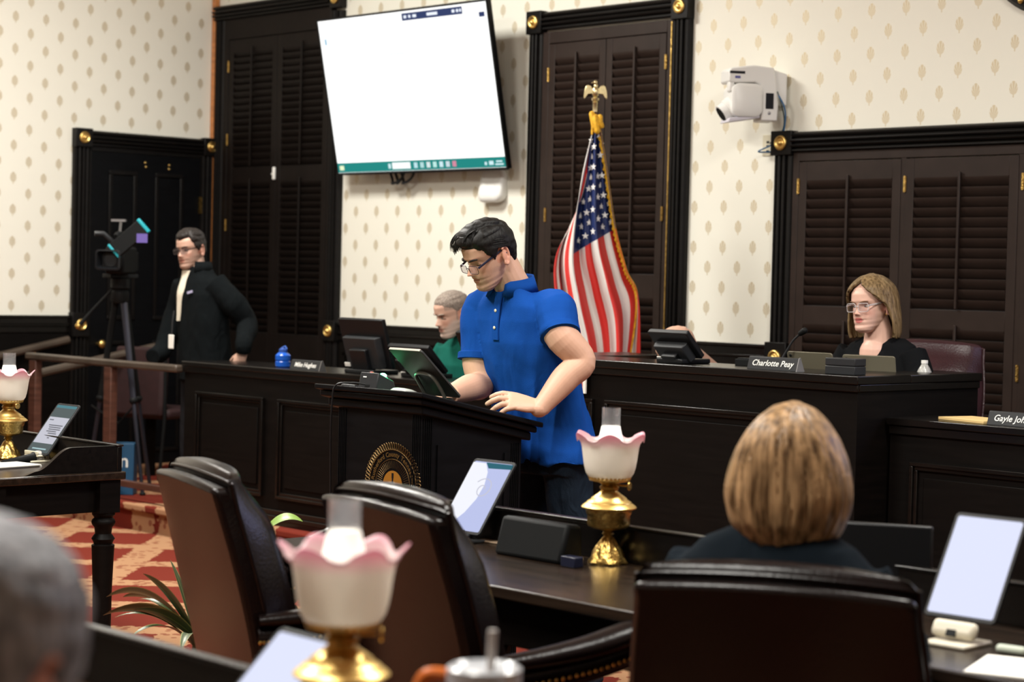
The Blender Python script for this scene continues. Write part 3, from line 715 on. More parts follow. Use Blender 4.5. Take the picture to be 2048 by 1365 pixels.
def lamp(label, loc, rz=0.0):
    global lamp_src
    if lamp_src is not None:
        r = lamp_src.copy(); COL.objects.link(r); r.location = loc; r.rotation_euler = (0, 0, rz); r['label'] = label
        for ch in list(lamp_src.children):
            c = ch.copy(); COL.objects.link(c); c.parent = r
            for g in ch.children:
                d = g.copy(); COL.objects.link(d); d.parent = c
        return r
    o = thing('oil_lamp', label, 'lamp', loc, rz, 'brass oil lamps with ruffled pink glass shades')
    def wb(i, a, r, z): return (r * (1 + .07 * sin(6 * a + i) + .04 * sin(11 * a)), z)
    part('base', MB().lathe([(.052, 0), (.055, .006), (.051, .014), (.046, .022), (.041, .034), (.034, .045), (.027, .056), (.021, .066), (.016, .074)], 48, wave=wb), M['oldbrass'], o)
    part('stem', MB().lathe([(.016, .072), (.012, .078), (.018, .084), (.014, .090), (.022, .097)], 24), M['oldbrass'], o)
    part('oil_font', MB().lathe([(.020, .095), (.045, .100), (.058, .106), (.060, .112), (.060, .135), (.063, .140), (.066, .152), (.066, .156)], 40), M['oldbrass'], o)
    part('shoulder', MB().lathe([(.066, .155), (.077, .157), (.078, .160), (.072, .166), (.064, .171), (.063, .174), (.052, .181), (.050, .185), (.040, .192), (.031, .198), (.026, .203)], 44), M['brass'], o)
    part('burner', MB().lathe([(.026, .200), (.023, .206), (.027, .210), (.028, .216), (.022, .222), (.030, .228), (.048, .233)], 30), M['oldbrass'], o)
    k = MB().tube([(.025, 0, .222), (.055, 0, .222)], .0025, 8); k.lathe([(.011, -.002), (.0125, 0), (.011, .002)], 16, (0, 0, 0))
    for i in range(len(k.v) - 48, len(k.v)): p = k.v[i]; k.v[i] = Vector((.062 + p.z, p.x, .222 + p.y))
    part('wick_knob', k, M['oldbrass'], o)
    gal = MB().lathe([(.048, .232), (.0575, .234), (.0585, .238), (.0575, .241)], 40, cap=False)
    for i in range(30):
        a = 2 * pi * i / 30; gal.ell((.0565 * cos(a), .0565 * sin(a), .2435), (.0045, .0045, .006), n=6, m=4)
    part('shade_gallery', gal, M['brass'], o)
    prof = [(.050, .240), (.060, .246), (.0665, .256), (.071, .272), (.0745, .292), (.077, .312), (.080, .330), (.084, .343), (.0905, .354), (.0965, .359), (.0985, .3575)]
    def ruf(i, a, r, z):
        q = max(0, (i - 5) / 5) ** 1.4
        c = cos(6 * a + .5)
        return (r + q * .006 * c, z + q * .0115 * c - (q * .004 if c < -.4 else 0))
    sh = MB().lathe(prof, 96, wave=ruf, cap=False)
    s_ = part('glass_shade', sh, M['shade'], o, angle=180)
    md = s_.modifiers.new('thick', 'SOLIDIFY'); md.thickness = .0022; md.offset = 0
    part('chimney', MB().lathe([(.0262, .386), (.0258, .40), (.0258, .436), (.0264, .438)], 32, cap=False), M['chimney'], o, label='clear glass chimney top')
    part('frosted_chimney', MB().lathe([(.024, .243), (.034, .262), (.040, .285), (.041, .31), (.038, .335), (.0325, .358), (.0280, .378), (.0262, .387)], 32, cap=False), M['frost'], o)
    lamp_src = o
    return o
lamp('brass oil lamp standing beside the black speaker on the long desk', (8.382, -4.525, .76), .3)
lamp('large out of focus brass oil lamp in front, nearest of the three', (9.775, -6.60, .76), .9)
lamp('brass oil lamp beside the tablet and microphone at the frame edge', (4.83, -4.395, .76), .1)

# ------------------------------------------------------------------ wall television
TVW, TVH, TVT = 1.66, 1.035, rad(11.7)
tv = thing('television', 'large wall mounted television showing a blank white document', 'television', (1.652, -.15, 2.228))
tv.rotation_euler = (TVT, 0, 0)
part('cabinet', MB().bx(0, TVW, .0, .035, 0, TVH).bx(.3, TVW - .3, .035, .075, .2, .8), M['black'], tv, bevel=.004)
part('bezel', MB().bx(-.004, TVW + .004, -.006, .004, -.004, .012).bx(-.004, TVW + .004, -.006, .004, TVH - .010, TVH + .004).bx(-.004, .010, -.006, .004, .012, TVH - .01).bx(TVW - .010, TVW + .004, -.006, .004, .012, TVH - .01), M['blackm'], tv)
scr = part('screen', MB().bx(.010, TVW - .010, -.003, 0, .012, TVH - .010), emis('screen_white', (1, 1, .985), 1.15), tv)
def onscreen(name, x0, x1, z0, z1, m_, lift=.0006, par=None): return part(name, MB().bx(x0, x1, -.003 - lift, -.003, z0, z1), m_, par or scr)
tb = onscreen('taskbar', .010, TVW - .010, .014, .078, emis('taskbar_teal', (.018, .22, .20), 1.0))
tb2 = emis('taskbar_icon', (.55, .75, .78), 1.0)
for i in range(7):
    onscreen('taskbar_icon', .79 + i * .062, .825 + i * .062, .028, .064, emis('ic%d' % i, ((.5, .75, .8), (.45, .7, .7), (.7, .8, .8), (.5, .8, .75), (.6, .8, .85), (.6, .7, .75), (.65, .25, .35))[i], .9), .0012)
onscreen('search_field', .575, .755, .026, .068, emis('search_white', (.9, .95, .95), 1.0), .0012); onscreen('taskbar_icon', .535, .560, .030, .062, tb2, .0012)
onscreen('weather_icon', .03, .075, .03, .06, emis('weather_yellow', (.75, .85, .55), 1), .0012); onscreen('clock_digits', 1.565, 1.62, .046, .056, tb2, .0012); onscreen('clock_digits', 1.555, 1.63, .028, .038, tb2, .0012); onscreen('tray_icon', 1.46, 1.48, .03, .05, tb2, .0012); onscreen('tray_icon', 1.50, 1.54, .03, .055, tb2, .0012)
navy = emis('toolbar_navy', (.035, .05, .13), 1.0)
onscreen('toolbar', .86, 1.43, .965, 1.012, navy); wtx = emis('toolbar_white', (.8, .85, .95), 1)
for (a, b) in ((.88, .905), (.925, .945), (.965, 1.0), (1.10, 1.20), (1.335, 1.36), (1.375, 1.395), (1.405, 1.42)): onscreen('toolbar_icon', a, b, .980, .998, wtx, .0012)
onscreen('menu_chip', 1.575, 1.625, .935, .965, navy); gt = emis('faint_text', (.62, .68, .86), 1)
for i in range(7): onscreen('document_text', .70 + i * .02, .713 + i * .02, .757, .770, gt)
onscreen('document_rule', .70, .84, .735, .738, emis('rule_blue', (.45, .5, .7), 1)); onscreen('scroll_mark', .055, .075, .865, .905, emis('mark_teal', (.25, .45, .6), 1))
cb = MB()
for (dx, sw) in ((0, .03), (.05, -.02), (.11, .02)): cb.tube(catmull([(.45 + dx, .06, .05), (.47 + dx, .07, -.05), (.50 + dx, .04, -.075 + .01 * sw), (.55 + dx + sw, .06, -.04), (.60 + dx, .09, .06)], 6), .009, 8)
part('cable_bundle', cb, M['black'], tv)
part('wall_mount', MB().bx(.6, 1.05, .07, .135, .25, .75), M['blackm'], tv)

# ------------------------------------------------------------------ white wall speaker under the television
o = thing('wall_speaker', 'rounded white device mounted on the wall below the television', 'speaker', (3.05, 0, 2.135))
def rrect(w_, h_, r, n=6):
    P = []
    for cx_, cy_, a0 in ((w_ - r, h_ - r, 0), (-w_ + r, h_ - r, pi / 2), (-w_ + r, -h_ + r, pi), (w_ - r, -h_ + r, 1.5 * pi)):
        for k in range(n + 1): a = a0 + pi / 2 * k / n; P.append((cx_ + r * cos(a), cy_ + r * sin(a)))
    return P
rings = [[Vector((x * k, -d + .02 * (y / .1) * (d / .06), y * k)) for x, y in rrect(.105, .105, .05)] for d, k in ((.002, .93), (.012, .97), (.03, 1.0), (.048, .98), (.058, .9), (.062, .7), (.063, .3))]
part('housing', MB().loft(rings), M['white'], o, angle=60)
part('status_light', MB().bx(.012, .024, -.0645, -.058, -.066, -.062), emis('blue_led', (.3, .5, 1), 2), o)

# ------------------------------------------------------------------ pan-tilt camera, plate and cable
o = thing('wall_camera', 'white pan tilt camera on a bracket above the wide shutters', 'camera', (5.33, -.005, 2.56), rad(-32))
def yz(poly, x0, x1):
    mb_ = MB(); mb_.loft([[Vector((x, y, z)) for y, z in poly] for x in (x0, x1)]); return mb_
part('wall_bracket', yz([(-.002, .14), (-.10, .165), (-.112, .15), (-.06, .02), (-.02, -.03), (-.002, -.03)], -.05, .05), M['white'], o, bevel=.006)
arm = part('arm_hood', yz([(-.085, .168), (-.20, .178), (-.325, .16), (-.34, .145), (-.34, .085), (-.325, .078), (-.19, .085), (-.165, .075), (-.150, .02), (-.150, -.12), (-.06, -.12), (-.055, -.02)], -.075, .075), M['white'], o, bevel=.008)
part('indicator_strip', MB().bx(.075, .0765, -.335, -.25, .128, .142), M['black'], arm); part('vent', MB().bx(.075, .0775, -.13, -.085, -.055, .03), M['black'], arm, bevel=.004)
part('logo_badge', MB().bx(.075, .0764, -.305, -.275, .103, .116), mat('badge_blue', (.10, .10, .30), .5), arm)
part('screw', MB().ell((.076, -.108, -.078), (.003, .009, .009)), M['grey'], arm)
part('yoke', MB().bx(.02, .07, -.335, -.305, .03, .09), M['white'], o, bevel=.008)
rings = [[Vector((x, y_ * k - .235, z_ * k - .012)) for y_, z_ in rrect(.088, .092, .045)] for x, k in ((-.085, .8), (-.075, .97), (-.05, 1), (.05, 1), (.082, .97), (.092, .8))]
part('camera_head', MB().loft(rings), M['white'], o, angle=50)
dl = Vector((0, -.82, -.57)); c0 = Vector((0, -.285, -.04))
part('lens_barrel', MB().tube([c0, c0 + dl * .05, c0 + dl * .052, c0 + dl * .085], [.06, .058, .052, .05], 24), M['white'], o)
part('lens_glass', MB().tube([c0 + dl * .083, c0 + dl * .087], .042, 24), M['black'], o)
part('head_flap', yz([(-.33, -.11), (-.34, -.135), (-.16, -.105), (-.16, -.09)], -.07, .075), mat('lilac_white', (.66, .64, .70), .4), o, bevel=.004)
pl = thing('wall_plate', 'ivory wall plate with sockets beside the brass corner block', 'wall plate', (5.225, 0, 2.32))
part('plate', MB().bx(-.036, .036, -.006, -.001, -.058, .058), M['offwhite'], pl, bevel=.003)
for z_ in (.018, -.004, -.032): part('socket', MB().bx(-.006, .010, -.009, -.006, z_ - .006, z_ + .006), M['dgrey'], pl)
mbc = MB().tube(catmull([(5.375, -.11, 2.58), (5.40, -.09, 2.52), (5.395, -.07, 2.45), (5.36, -.05, 2.37), (5.29, -.05, 2.32), (5.215, -.06, 2.29), (5.205, -.05, 2.282), (5.235, -.02, 2.283), (5.25, -.007, 2.284)], 8), .0042, 8)
tag(part('network_cable', mbc, mat('blue_cable', (.02, .11, .25), .4)), 'thin blue cable hanging from the wall camera to the plate', 'cable')
mbc = MB().tube(catmull([(5.36, -.10, 2.60), (5.385, -.09, 2.52), (5.38, -.06, 2.44), (5.34, -.04, 2.37), (5.27, -.03, 2.335), (5.245, -.01, 2.333)], 8), .0035, 8)
tag(part('power_cable', mbc, mat('dark_green_cable', (.012, .03, .03), .4)), 'thin dark cable hanging from the wall camera beside the blue one', 'cable')
ck = thing('round_wall_ornament', 'dark ornate round frame at the top corner above the wide shutters', 'wall ornament', (6.985, 0, 3.285))
mb = MB().lathe([(.395, 0), (.395, .03), (.375, .055), (.345, .06), (.315, .05), (.295, .02), (.295, 0)], 56, cap=False); xf(mb, Matrix.Rotation(pi / 2, 4, 'X')); part('frame', mb, M['casing'], ck)
for i in range(40):
    a = 2 * pi * i / 40
    if i == 0: bead = MB().ell((0, 0, 0), (.016, .012, .016), n=8, m=5).mesh('bead'); finish(bead, M['oldbrass'])
    part('bead', bead, None, ck, loc=(.352 * cos(a), -.062, .352 * sin(a)))
mb = MB().lathe([(.30, .012), (.30, .016)], 40); xf(mb, Matrix.Rotation(pi / 2, 4, 'X')); part('face', mb, M['paper'], ck)

# ------------------------------------------------------------------ flag
FD = 10.9
GR_U = [0, .2, .4, .6, .8, 1.0]; GR_V = [-.13, 0, .18, .36, .54, .77, 1.0]
GRID = [[(1197, 240), (1197, 238), (1193, 246), (1189, 252), (1185, 262), (1188, 270), (1190, 280)],
        [(1215, 352), (1215, 350), (1197, 352), (1180, 356), (1162, 362), (1172, 376), (1176, 390)],
        [(1231, 458), (1231, 457), (1203, 474), (1174, 491), (1146, 508), (1124, 498), (1114, 506)],
        [(1253, 542), (1253, 540), (1222, 560), (1190, 580), (1158, 600), (1128, 596), (1112, 604)],
        [(1277, 600), (1275, 600), (1240, 640), (1208, 662), (1176, 684), (1146, 694), (1126, 704)],
        [(1281, 750), (1254, 750), (1240, 760), (1216, 768), (1190, 776), (1160, 784), (1138, 792)]]
def bil(u, v):
    i = max(k for k in range(len(GR_U) - 1) if GR_U[k] <= u + 1e-9); j = max(k for k in range(len(GR_V) - 1) if GR_V[k] <= v + 1e-9)
    a = (u - GR_U[i]) / (GR_U[i + 1] - GR_U[i]); b = (v - GR_V[j]) / (GR_V[j + 1] - GR_V[j])
    def cr(p0, p1, p2, p3, t): return 0.5 * ((2 * p1) + (p2 - p0) * t + (2 * p0 - 5 * p1 + 4 * p2 - p3) * t * t + (3 * p1 - p0 - 3 * p2 + p3) * t ** 3)
    out = []
    for c in (0, 1):
        col_ = []
        for ii in (i - 1, i, i + 1, i + 2):
            r = GRID[min(max(ii, 0), len(GR_U) - 1)]
            col_.append(r[j][c] + (r[j + 1][c] - r[j][c]) * b)
        out.append(cr(*col_, a))
    return out
def FP(u, v):
    x, y = bil(u, v)
    amp = .012 + .055 * min(1, u * 1.6)
    d = FD + amp * sin(v * 17 + u * 1.5) + .02 * sin(v * 41 + u * 3) + (.10 * max(0, -v) / .13 * max(0, (u - .75) / .25)) + .22 * max(0, v - .54)
    return atd(x, y, d)
fg_base = atd(1191, 300, FD + .16)
fl = thing('flag', 'draped American flag with gold fringe on a pole behind the bench', 'flag', (fg_base.x, fg_base.y, DZ))
org = Vector(fl.location)
def flag_mat():
    m = bpy.data.materials.new('flag_cloth'); m.use_nodes = True; nt = m.node_tree; b = nt.nodes['Principled BSDF']
    uv = N(nt, 'ShaderNodeUVMap'); uv.uv_map = 'UVMap'; sp = N(nt, 'ShaderNodeSeparateXYZ'); nt.links.new(uv.outputs[0], sp.inputs[0])
    st = mth(nt, 'FLOOR', mth(nt, 'MULTIPLY', mth(nt, 'SUBTRACT', sp.outputs[1], .25), 13)); odd = mth(nt, 'ABSOLUTE', mth(nt, 'MODULO', st, 2))
    mx = N(nt, 'ShaderNodeMix', data_type='RGBA'); nt.links.new(odd, mx.inputs['Factor']); mx.inputs['A'].default_value = (.66, .030, .024, 1); mx.inputs['B'].default_value = (.74, .71, .68, 1)
    can = mth(nt, 'MULTIPLY', mth(nt, 'LESS_THAN', sp.outputs[0], .4), mth(nt, 'LESS_THAN', sp.outputs[1], .25 + 7 / 13))
    m2 = N(nt, 'ShaderNodeMix', data_type='RGBA'); nt.links.new(can, m2.inputs['Factor']); nt.links.new(mx.outputs['Result'], m2.inputs['A']); m2.inputs['B'].default_value = (.006, .019, .105, 1)
    nt.links.new(m2.outputs['Result'], b.inputs['Base Color']); b.inputs['Roughness'].default_value = .55; return m
nu, nv = 70, 110; V0 = -.13
me = MB().grid(lambda a, b: FP(a, V0 + (1 - V0) * b) - org, nu, nv).mesh('cloth'); me.materials.append(flag_mat()); me.shade_smooth()
uvl = me.uv_layers.new(name='UVMap')
for lp in me.loops:
    i, j = divmod(lp.vertex_index, nv + 1); uvl.data[lp.index].uv = (i / nu, V0 + (1 - V0) * j / nv + .25)
cloth = part('cloth', me, None, fl); sd = cloth.modifiers.new('thick', 'SOLIDIFY'); sd.thickness = .002
starw = mat('star_white', (.80, .79, .78), .6); k5 = 0
star_poly = [(.0205 * (1 if i % 2 == 0 else .40) * sin(pi * i / 5), .0205 * (1 if i % 2 == 0 else .40) * cos(pi * i / 5)) for i in range(10)]
sme = MB().prism(star_poly, .0012).mesh('star'); sme.materials.append(starw)
placed = []
for r_ in range(9):
    for c_ in range(6 if r_ % 2 == 0 else 5):
        v = (7 / 13) * (r_ + 1) / 10; u = .4 * ((c_ + .5 + (0 if r_ % 2 == 0 else .5)) / 6)
        if u < .045: continue
        p = FP(u, v); du = (FP(u + .01, v) - p); dv = (FP(u, v + .01) - p); n_ = du.cross(dv).normalized(); toc = (CAMP - p).normalized()
        if n_.dot(toc) < 0: n_ = -n_
        n_ = (n_ + toc * .6).normalized()
        if any((p - q).length < .036 for q in placed): continue
        placed.append(p)
        y_ = (-du.normalized() * .35 + Vector((0, 0, 1))); y_ = (y_ - n_ * y_.dot(n_)).normalized(); x_ = y_.cross(n_)
        q = Matrix((x_, y_, n_)).transposed()
        s_ = part('star', sme, None, cloth); s_.matrix_local = Matrix.Translation(p - org + n_ * .006) @ q.to_4x4()
gold = mat('gold_fringe', (.80, .42, .02), .6, var=.3, vscale=60)
fr = MB(); N_ = 150
top = [FP(i / N_, 0.0) - org for i in range(N_ + 1)]; view = (CAMP - fg_base).normalized()
sidev = view.cross(Vector((0, 0, 1))).normalized()
rings = []
for i, p in enumerate(top):
    t = (top[min(i + 1, N_)] - top[max(i - 1, 0)]).normalized(); s1 = t.cross(view).normalized(); wv = .017 + .004 * sin(i * 1.7) + random.uniform(-.002, .002)
    if s1.dot(-sidev) > 0: s1 = -s1
    q = p + view * .012
    rings.append([q - s1 * .004, q - s1 * .004 + view * .006, q + s1 * wv + view * .004, q + s1 * wv - view * .004])
fr.loft(rings); part('fringe', fr, gold, fl, angle=180)
tas = MB()
for (a, b, r) in (((1184, 228), (1188, 256), .016), ((1190, 236), (1194, 262), .022), ((1197, 240), (1203, 252), .018), ((1200, 234), (1201, 246), .014), ((1185, 250), (1184, 268), .007)): tas.cap_(atd(*a, FD - .03) - org, atd(*b, FD - .03) - org, r, r * .85, 8)
part('tassel_knot', tas, gold, fl)
ptop = atd(1190, 222, FD) - org
part('pole', MB().tube([(0, 0, 0.03), (0, 0, ptop.z * .5), (ptop.x, ptop.y, ptop.z)], .0125, 14), M['railwood'], fl)
part('pole_base', MB().lathe([(.15, 0), (.15, .012), (.10, .03), (.04, .05), (.02, .07)], 28), M['brass'], fl)
e0 = atd(1190, 224, FD) - org; rt_ = Vector((cos(YAW), sin(YAW), 0))
Me = Matrix.Translation(e0) @ Matrix.Rotation(YAW, 4, 'Z')
eg = part('eagle_finial', xf(MB().lathe([(.013, 0), (.013, .045), (.016, .05), (.012, .055), (.020, .062), (.022, .072), (.013, .08)], 18).ell((0, 0, .108), (.020, .019, .030)).ell((.001, 0, .138), (.012, .013, .018)).ell((-.002, 0, .160), (.012, .012, .012)).cap_((-.008, -.004, .162), (-.022, -.008, .156), .006, .002), Me), M['paleb'], fl)
for s_ in (-1, 1):
    pts = [(.010, .100), (.012, .122), (.026, .140), (.042, .146), (.053, .138), (.060, .115), (.064, .085), (.062, .068), (.052, .078), (.040, .096), (.026, .098)]
    wing_ = MB().prism([(s_ * a, b) for a, b in pts], .008, Matrix.Rotation(pi / 2, 4, 'X'))
    part('wing', xf(wing_, Me), M['paleb'], eg, bevel=.002)

# ------------------------------------------------------------------ things on the bench
def nameplate(label, txt, loc, L, size, rz=0.0):
    o = thing('nameplate', label, 'nameplate', loc, rz, 'desk nameplates')
    sec = [(-.028, 0), (-.012, .052), (-.004, .055), (.022, 0)]
    part('wedge', MB().loft([[Vector((x, y, z)) for y, z in sec] for x in (-L / 2, L / 2)]), M['dgrey'], o, bevel=.0015)
    part('end_cap', MB().loft([[Vector((x, y * 1.06, z * 1.04)) for y, z in sec] for x in (L / 2, L / 2 + .004)]), M['grey'], o)
    t = text_mb(txt, size, .22, .0004, bold=.0003); a = math.atan2(.016, .052)
    xf(t, Matrix.Translation((0, -.0206, .027)) @ Matrix.Rotation(pi / 2 - a, 4, 'X')); part('lettering', t, M['text'], o, smooth=False)
    return o
nameplate('black nameplate lettered Charlotte Peay on the tall bench', 'Charlotte Peay', (6.965, -2.045, 1.2), .262, .036)
nameplate('black nameplate next to the blue water bottle', 'Mike Hughes', (3.57, -1.862, 1.03), .26, .036)
nameplate('black nameplate lettered Gayle Johnson next to the tan folder', 'Gayle Johnson', (8.01, -1.84, 1.03), .262, .036)

def monitor(label, loc, rz, w_, h_, lean, stand=.06, mt='black'):
    """seen from behind: local screen faces +y, leaning back towards -y"""
    o = thing('desk_monitor', label, 'monitor', loc, rz, 'small black desk monitors')
    R = Matrix.Translation((0, 0, .03)) @ Matrix.Rotation(lean, 4, 'X')
    part('panel', xf(MB().bx(-w_ / 2, w_ / 2, -.010, .016, 0, h_), R), M[mt], o, bevel=.005)
    part('screen', xf(MB().bx(-w_ / 2 + .012, w_ / 2 - .012, .016, .0175, .012, h_ - .012), R), M['black'], o)
    hs = part('rear_housing', xf(MB().loft([[Vector((x * k, y, z)) for x, z in ((-w_ * .4, .01), (w_ * .4, .01), (w_ * .4, h_ * .66), (-w_ * .4, h_ * .66))] for y, k in ((-.010, 1), (-.028, .98), (-.048, .90))]), R), M['dgrey'], o, bevel=.004)
    part('stand_neck', xf(MB().bx(-w_ * .18, w_ * .18, -.075, -.02, 0, h_ * .45), R), M[mt], o, bevel=.005)
    part('stand_foot', MB().bx(-w_ * .33, w_ * .33, -.09, .09, 0, .022), M[mt], o, bevel=.006)
    part('label_sticker', xf(MB().bx(-w_ * .42, -w_ * .30, -.052, -.048, .02, .04), R), M['paper'], o)
    return o
monitor('large black monitor seen from behind next to the nameplate of the lower bench', (3.97, -1.745, 1.03), 0, .37, .275, rad(17))
monitor('black tilted monitor between the large monitor and the lectern tablet', (4.38, -1.71, 1.03), 0, .32, .19, rad(45))
monitor('black monitor in front of the seated man in green', (4.93, -1.72, 1.03), rad(8), .34, .26, rad(30))
monitor('bluish tilted monitor in front of the bald man', (6.37, -1.95, 1.2), rad(-4), .245, .150, rad(43))
o = thing('water_bottle', 'translucent blue bottle with a blue cap on the lower bench', 'bottle', (3.26, -1.80, 1.03))
bb = mat('blue_bottle', (.015, .12, .62), .2, trans=.25); part('body', MB().lathe([(.034, 0), (.042, .006), (.043, .03), (.038, .036), (.043, .042), (.043, .066), (.032, .078), (.022, .084)], 24), bb, o)
part('cap', MB().lathe([(.024, .082), (.024, .100), (.014, .106), (.012, .112)], 16), mat('blue_cap', (.02, .07, .30), .4), o); part('loop', MB().tube([(.02, 0, .09), (.032, 0, .104), (.018, 0, .118), (0, 0, .112)], .005, 8), mat('blue_loop', (.03, .10, .4), .4), o)
o = thing('desk_microphone', 'gooseneck microphone behind the Charlotte Peay nameplate', 'microphone', (6.76, -1.76, 1.2))
part('base', MB().lathe([(.05, 0), (.05, .012), (.03, .02), (.014, .026)], 24), M['blackm'], o)
part('gooseneck', MB().tube(catmull([(0, 0, .02), (.02, .01, .06), (.06, .01, .115), (.10, .005, .145)], 8), .0045, 8), M['dgrey'], o); part('capsule', MB().cap_((.105, .004, .149), (.128, .002, .162), .012, .014), M['blackm'], o)
def flat(name, label, cat, mb, m_, loc, rz=0, bevel=.002, rx=0):
    o = part(name, mb, m_, bevel=bevel); o.location = loc; o.rotation_euler = (rx, 0, rz); return tag(o, label, cat)
flat('document_tray', 'flat black tray beside the bluish tilted monitor', 'tray', MB().bx(-.13, .13, -.03, .03, 0, .028).bx(-.12, .12, -.026, .026, .028, .034), M['blackm'], (6.72, -1.83, 1.2))
flat('remote_box', 'flat black box with a grey rim next to the black nameplate', 'box', MB().bx(-.09, .09, -.04, .04, 0, .038), M['dgrey'], (6.86, -1.93, 1.2), 0, .006)
def standing_tablet_back(label, loc, rz, m_, w_=.25, h_=.175):
    o = thing('tablet', label, 'tablet', loc, rz, 'grey tablets propped on the bench'); R = Matrix.Rotation(rad(14), 4, 'X')
    P = rrect(w_ / 2, h_ / 2, .012); mb_ = MB().prism(P, .007, R @ Matrix.Translation((0, .0035, h_ / 2)) @ Matrix.Rotation(pi / 2, 4, 'X')); part('shell', mb_, m_, o, bevel=.0015)
    part('screen', xf(MB().bx(-w_ / 2 + .01, w_ / 2 - .01, .0035, .0045, .01, h_ - .01), R), M['black'], o); part('camera_lens', xf(MB().ell((-w_ / 2 + .018, -.0045, h_ - .018), (.007, .002, .007)), R), M['blackm'], o)
    part('prop_stand', MB().bx(-.03, .03, 0, .09, 0, .008).bx(-.02, .02, .02, .03, .008, .10), M['blackm'], o); return o
TL1 = ony(1632, 735, -1.66); TL2 = ony(1745, 735, -1.60)
tg = mat('olive_grey_aluminium', (.165, .15, .105), .42, .35)
standing_tablet_back('olive grey tablet seen from behind, directly beside the Charlotte Peay nameplate', (TL1.x, -1.66, 1.06), rad(3), tg, .235, .215)
standing_tablet_back('olive grey tablet seen from behind between black case and plastic bottle', (TL2.x, -1.60, 1.06), rad(16), tg, .235, .212)
flat('hard_case', 'small rounded black case between the two grey tablets', 'case', MB().bx(-.072, .072, -.04, .04, 0, .034).bx(-.070, .070, -.038, .038, .03, .036).bx(-.072, .072, -.04, .04, .036, .066), M['dgrey'], (7.325, -2.045, 1.2), rad(3), .010)
o = thing('plastic_bottle', 'crumpled clear plastic water bottle next to the burgundy chair', 'bottle', (7.30, -1.46, 1.05))
clp = mat('clear_plastic', (.80, .80, .76), .22, trans=.55, bump=.6, bscale=40)
part('body', MB().lathe([(.030, 0), (.033, .01), (.033, .11), (.035, .125), (.033, .145), (.024, .165), (.014, .182), (.012, .186)], 20), clp, o); part('cap', MB().lathe([(.0145, .186), (.0145, .200), (.001, .201)], 18), M['white'], o)
flat('manila_folder', 'thin tan folder lying on the lower bench by the nameplate', 'folder', MB().bx(-.13, .13, -.09, .09, 0, .012), M['manila'], (7.76, -1.75, 1.03), rad(-14))
po = thing('paper_sign', 'white bordered sign on the bench front behind the standing man', 'sign', (5.82, -2.13, 1.045))
part('sheet', MB().bx(-.13, .13, -.004, .004, 0, .15), M['paper'], po)
part('picture', MB().bx(-.118, .112, -.005, -.004, .016, .14), mat('sign_red', (.40, .05, .03), .6), po)
for i in range(6): part('print_bar', MB().bx(-.02 + i * .022, -.012 + i * .022, -.006, -.005, .016, .05 + .01 * (i % 3)), M['black'], po)

# ------------------------------------------------------------------ things on the lectern
lz = lambda y: 1.165 - .2087 * (y + 4.185)
SL = -math.atan(.2087)
def on_lectern(name, label, cat, x, y, rz=0): 
    o = thing(name, label, cat, (x, y, lz(y))); o.rotation_euler = Euler((SL, 0, rz), 'XYZ'); return o
o = on_lectern('speaker_timer', 'black timer box with a green light on the lectern', 'timer', 6.80, -4.065)
part('housing', MB().loft([[Vector((x, y, z)) for y, z in ((-.045, 0), (.06, 0), (.03, .05), (-.045, .065))] for x in (-.05, .05)]), M['dgrey'], o, bevel=.004)
grn = emis('green_led', (.12, 1.0, .40), 60.0)
gl = bpy.data.lights.new('timer_led_light', 'POINT'); gl.energy = .6; gl.color = (.1, 1, .35); gl.shadow_soft_size = .01
glo = bpy.data.objects.new('timer_led_light', gl); link(glo, o); glo.location = (.045, .012, .082)
part('green_light', MB().ell((.028, -.005, .062), (.012, .012, .008)), grn, o, label='glowing green light'); part('red_light', MB().ell((-.012, -.025, .066), (.008, .008, .004)), mat('red_lens', (.35, .05, .04), .3), o)
part('front_print', MB().bx(-.03, -.012, -.0462, -.045, .045, .049), M['text'], o); part('port', MB().bx(-.012, .012, -.0462, -.045, .008, .02), M['blackm'], o)
o = on_lectern('junction_box', 'small flat dark box at the corner of the lectern', 'box', 6.685, -4.075); part('case', MB().bx(-.04, .04, -.03, .03, 0, .018), M['dgrey'], o, bevel=.006)
tag(part('timer_cable', MB().tube(catmull([(6.80, -4.115, 1.17), (6.77, -4.15, 1.175), (6.735, -4.195, 1.165), (6.722, -4.2, 1.10), (6.712, -4.195, .95), (6.706, -4.18, .60)], 8), .0032, 8), M['black']), 'black cable hanging from the timer down the lectern', 'cable')
o = on_lectern('computer_mouse', 'flat white mouse reflecting green light on the lectern', 'mouse', 6.945, -4.06, rad(-8))
part('shell', MB().loft([[Vector((x * k, y * k, z)) for x, y in rrect(.062, .034, .03)] for z, k in ((.004, 1), (.012, .98), (.019, .82), (.023, .5), (.024, .15))]), mat('pale_grey_shell', (.5, .52, .5), .25), o, angle=80); part('sole', MB().loft([[Vector((x * k, y * k, z)) for x, y in rrect(.060, .032, .028)] for z, k in ((0, .95), (.004, 1))]), M['black'], o)
tcase = mat('black_tablet_back', (.030, .032, .030), .5); edge = mat('pale_tablet_edge', (.5, .48, .42), .35, .6)
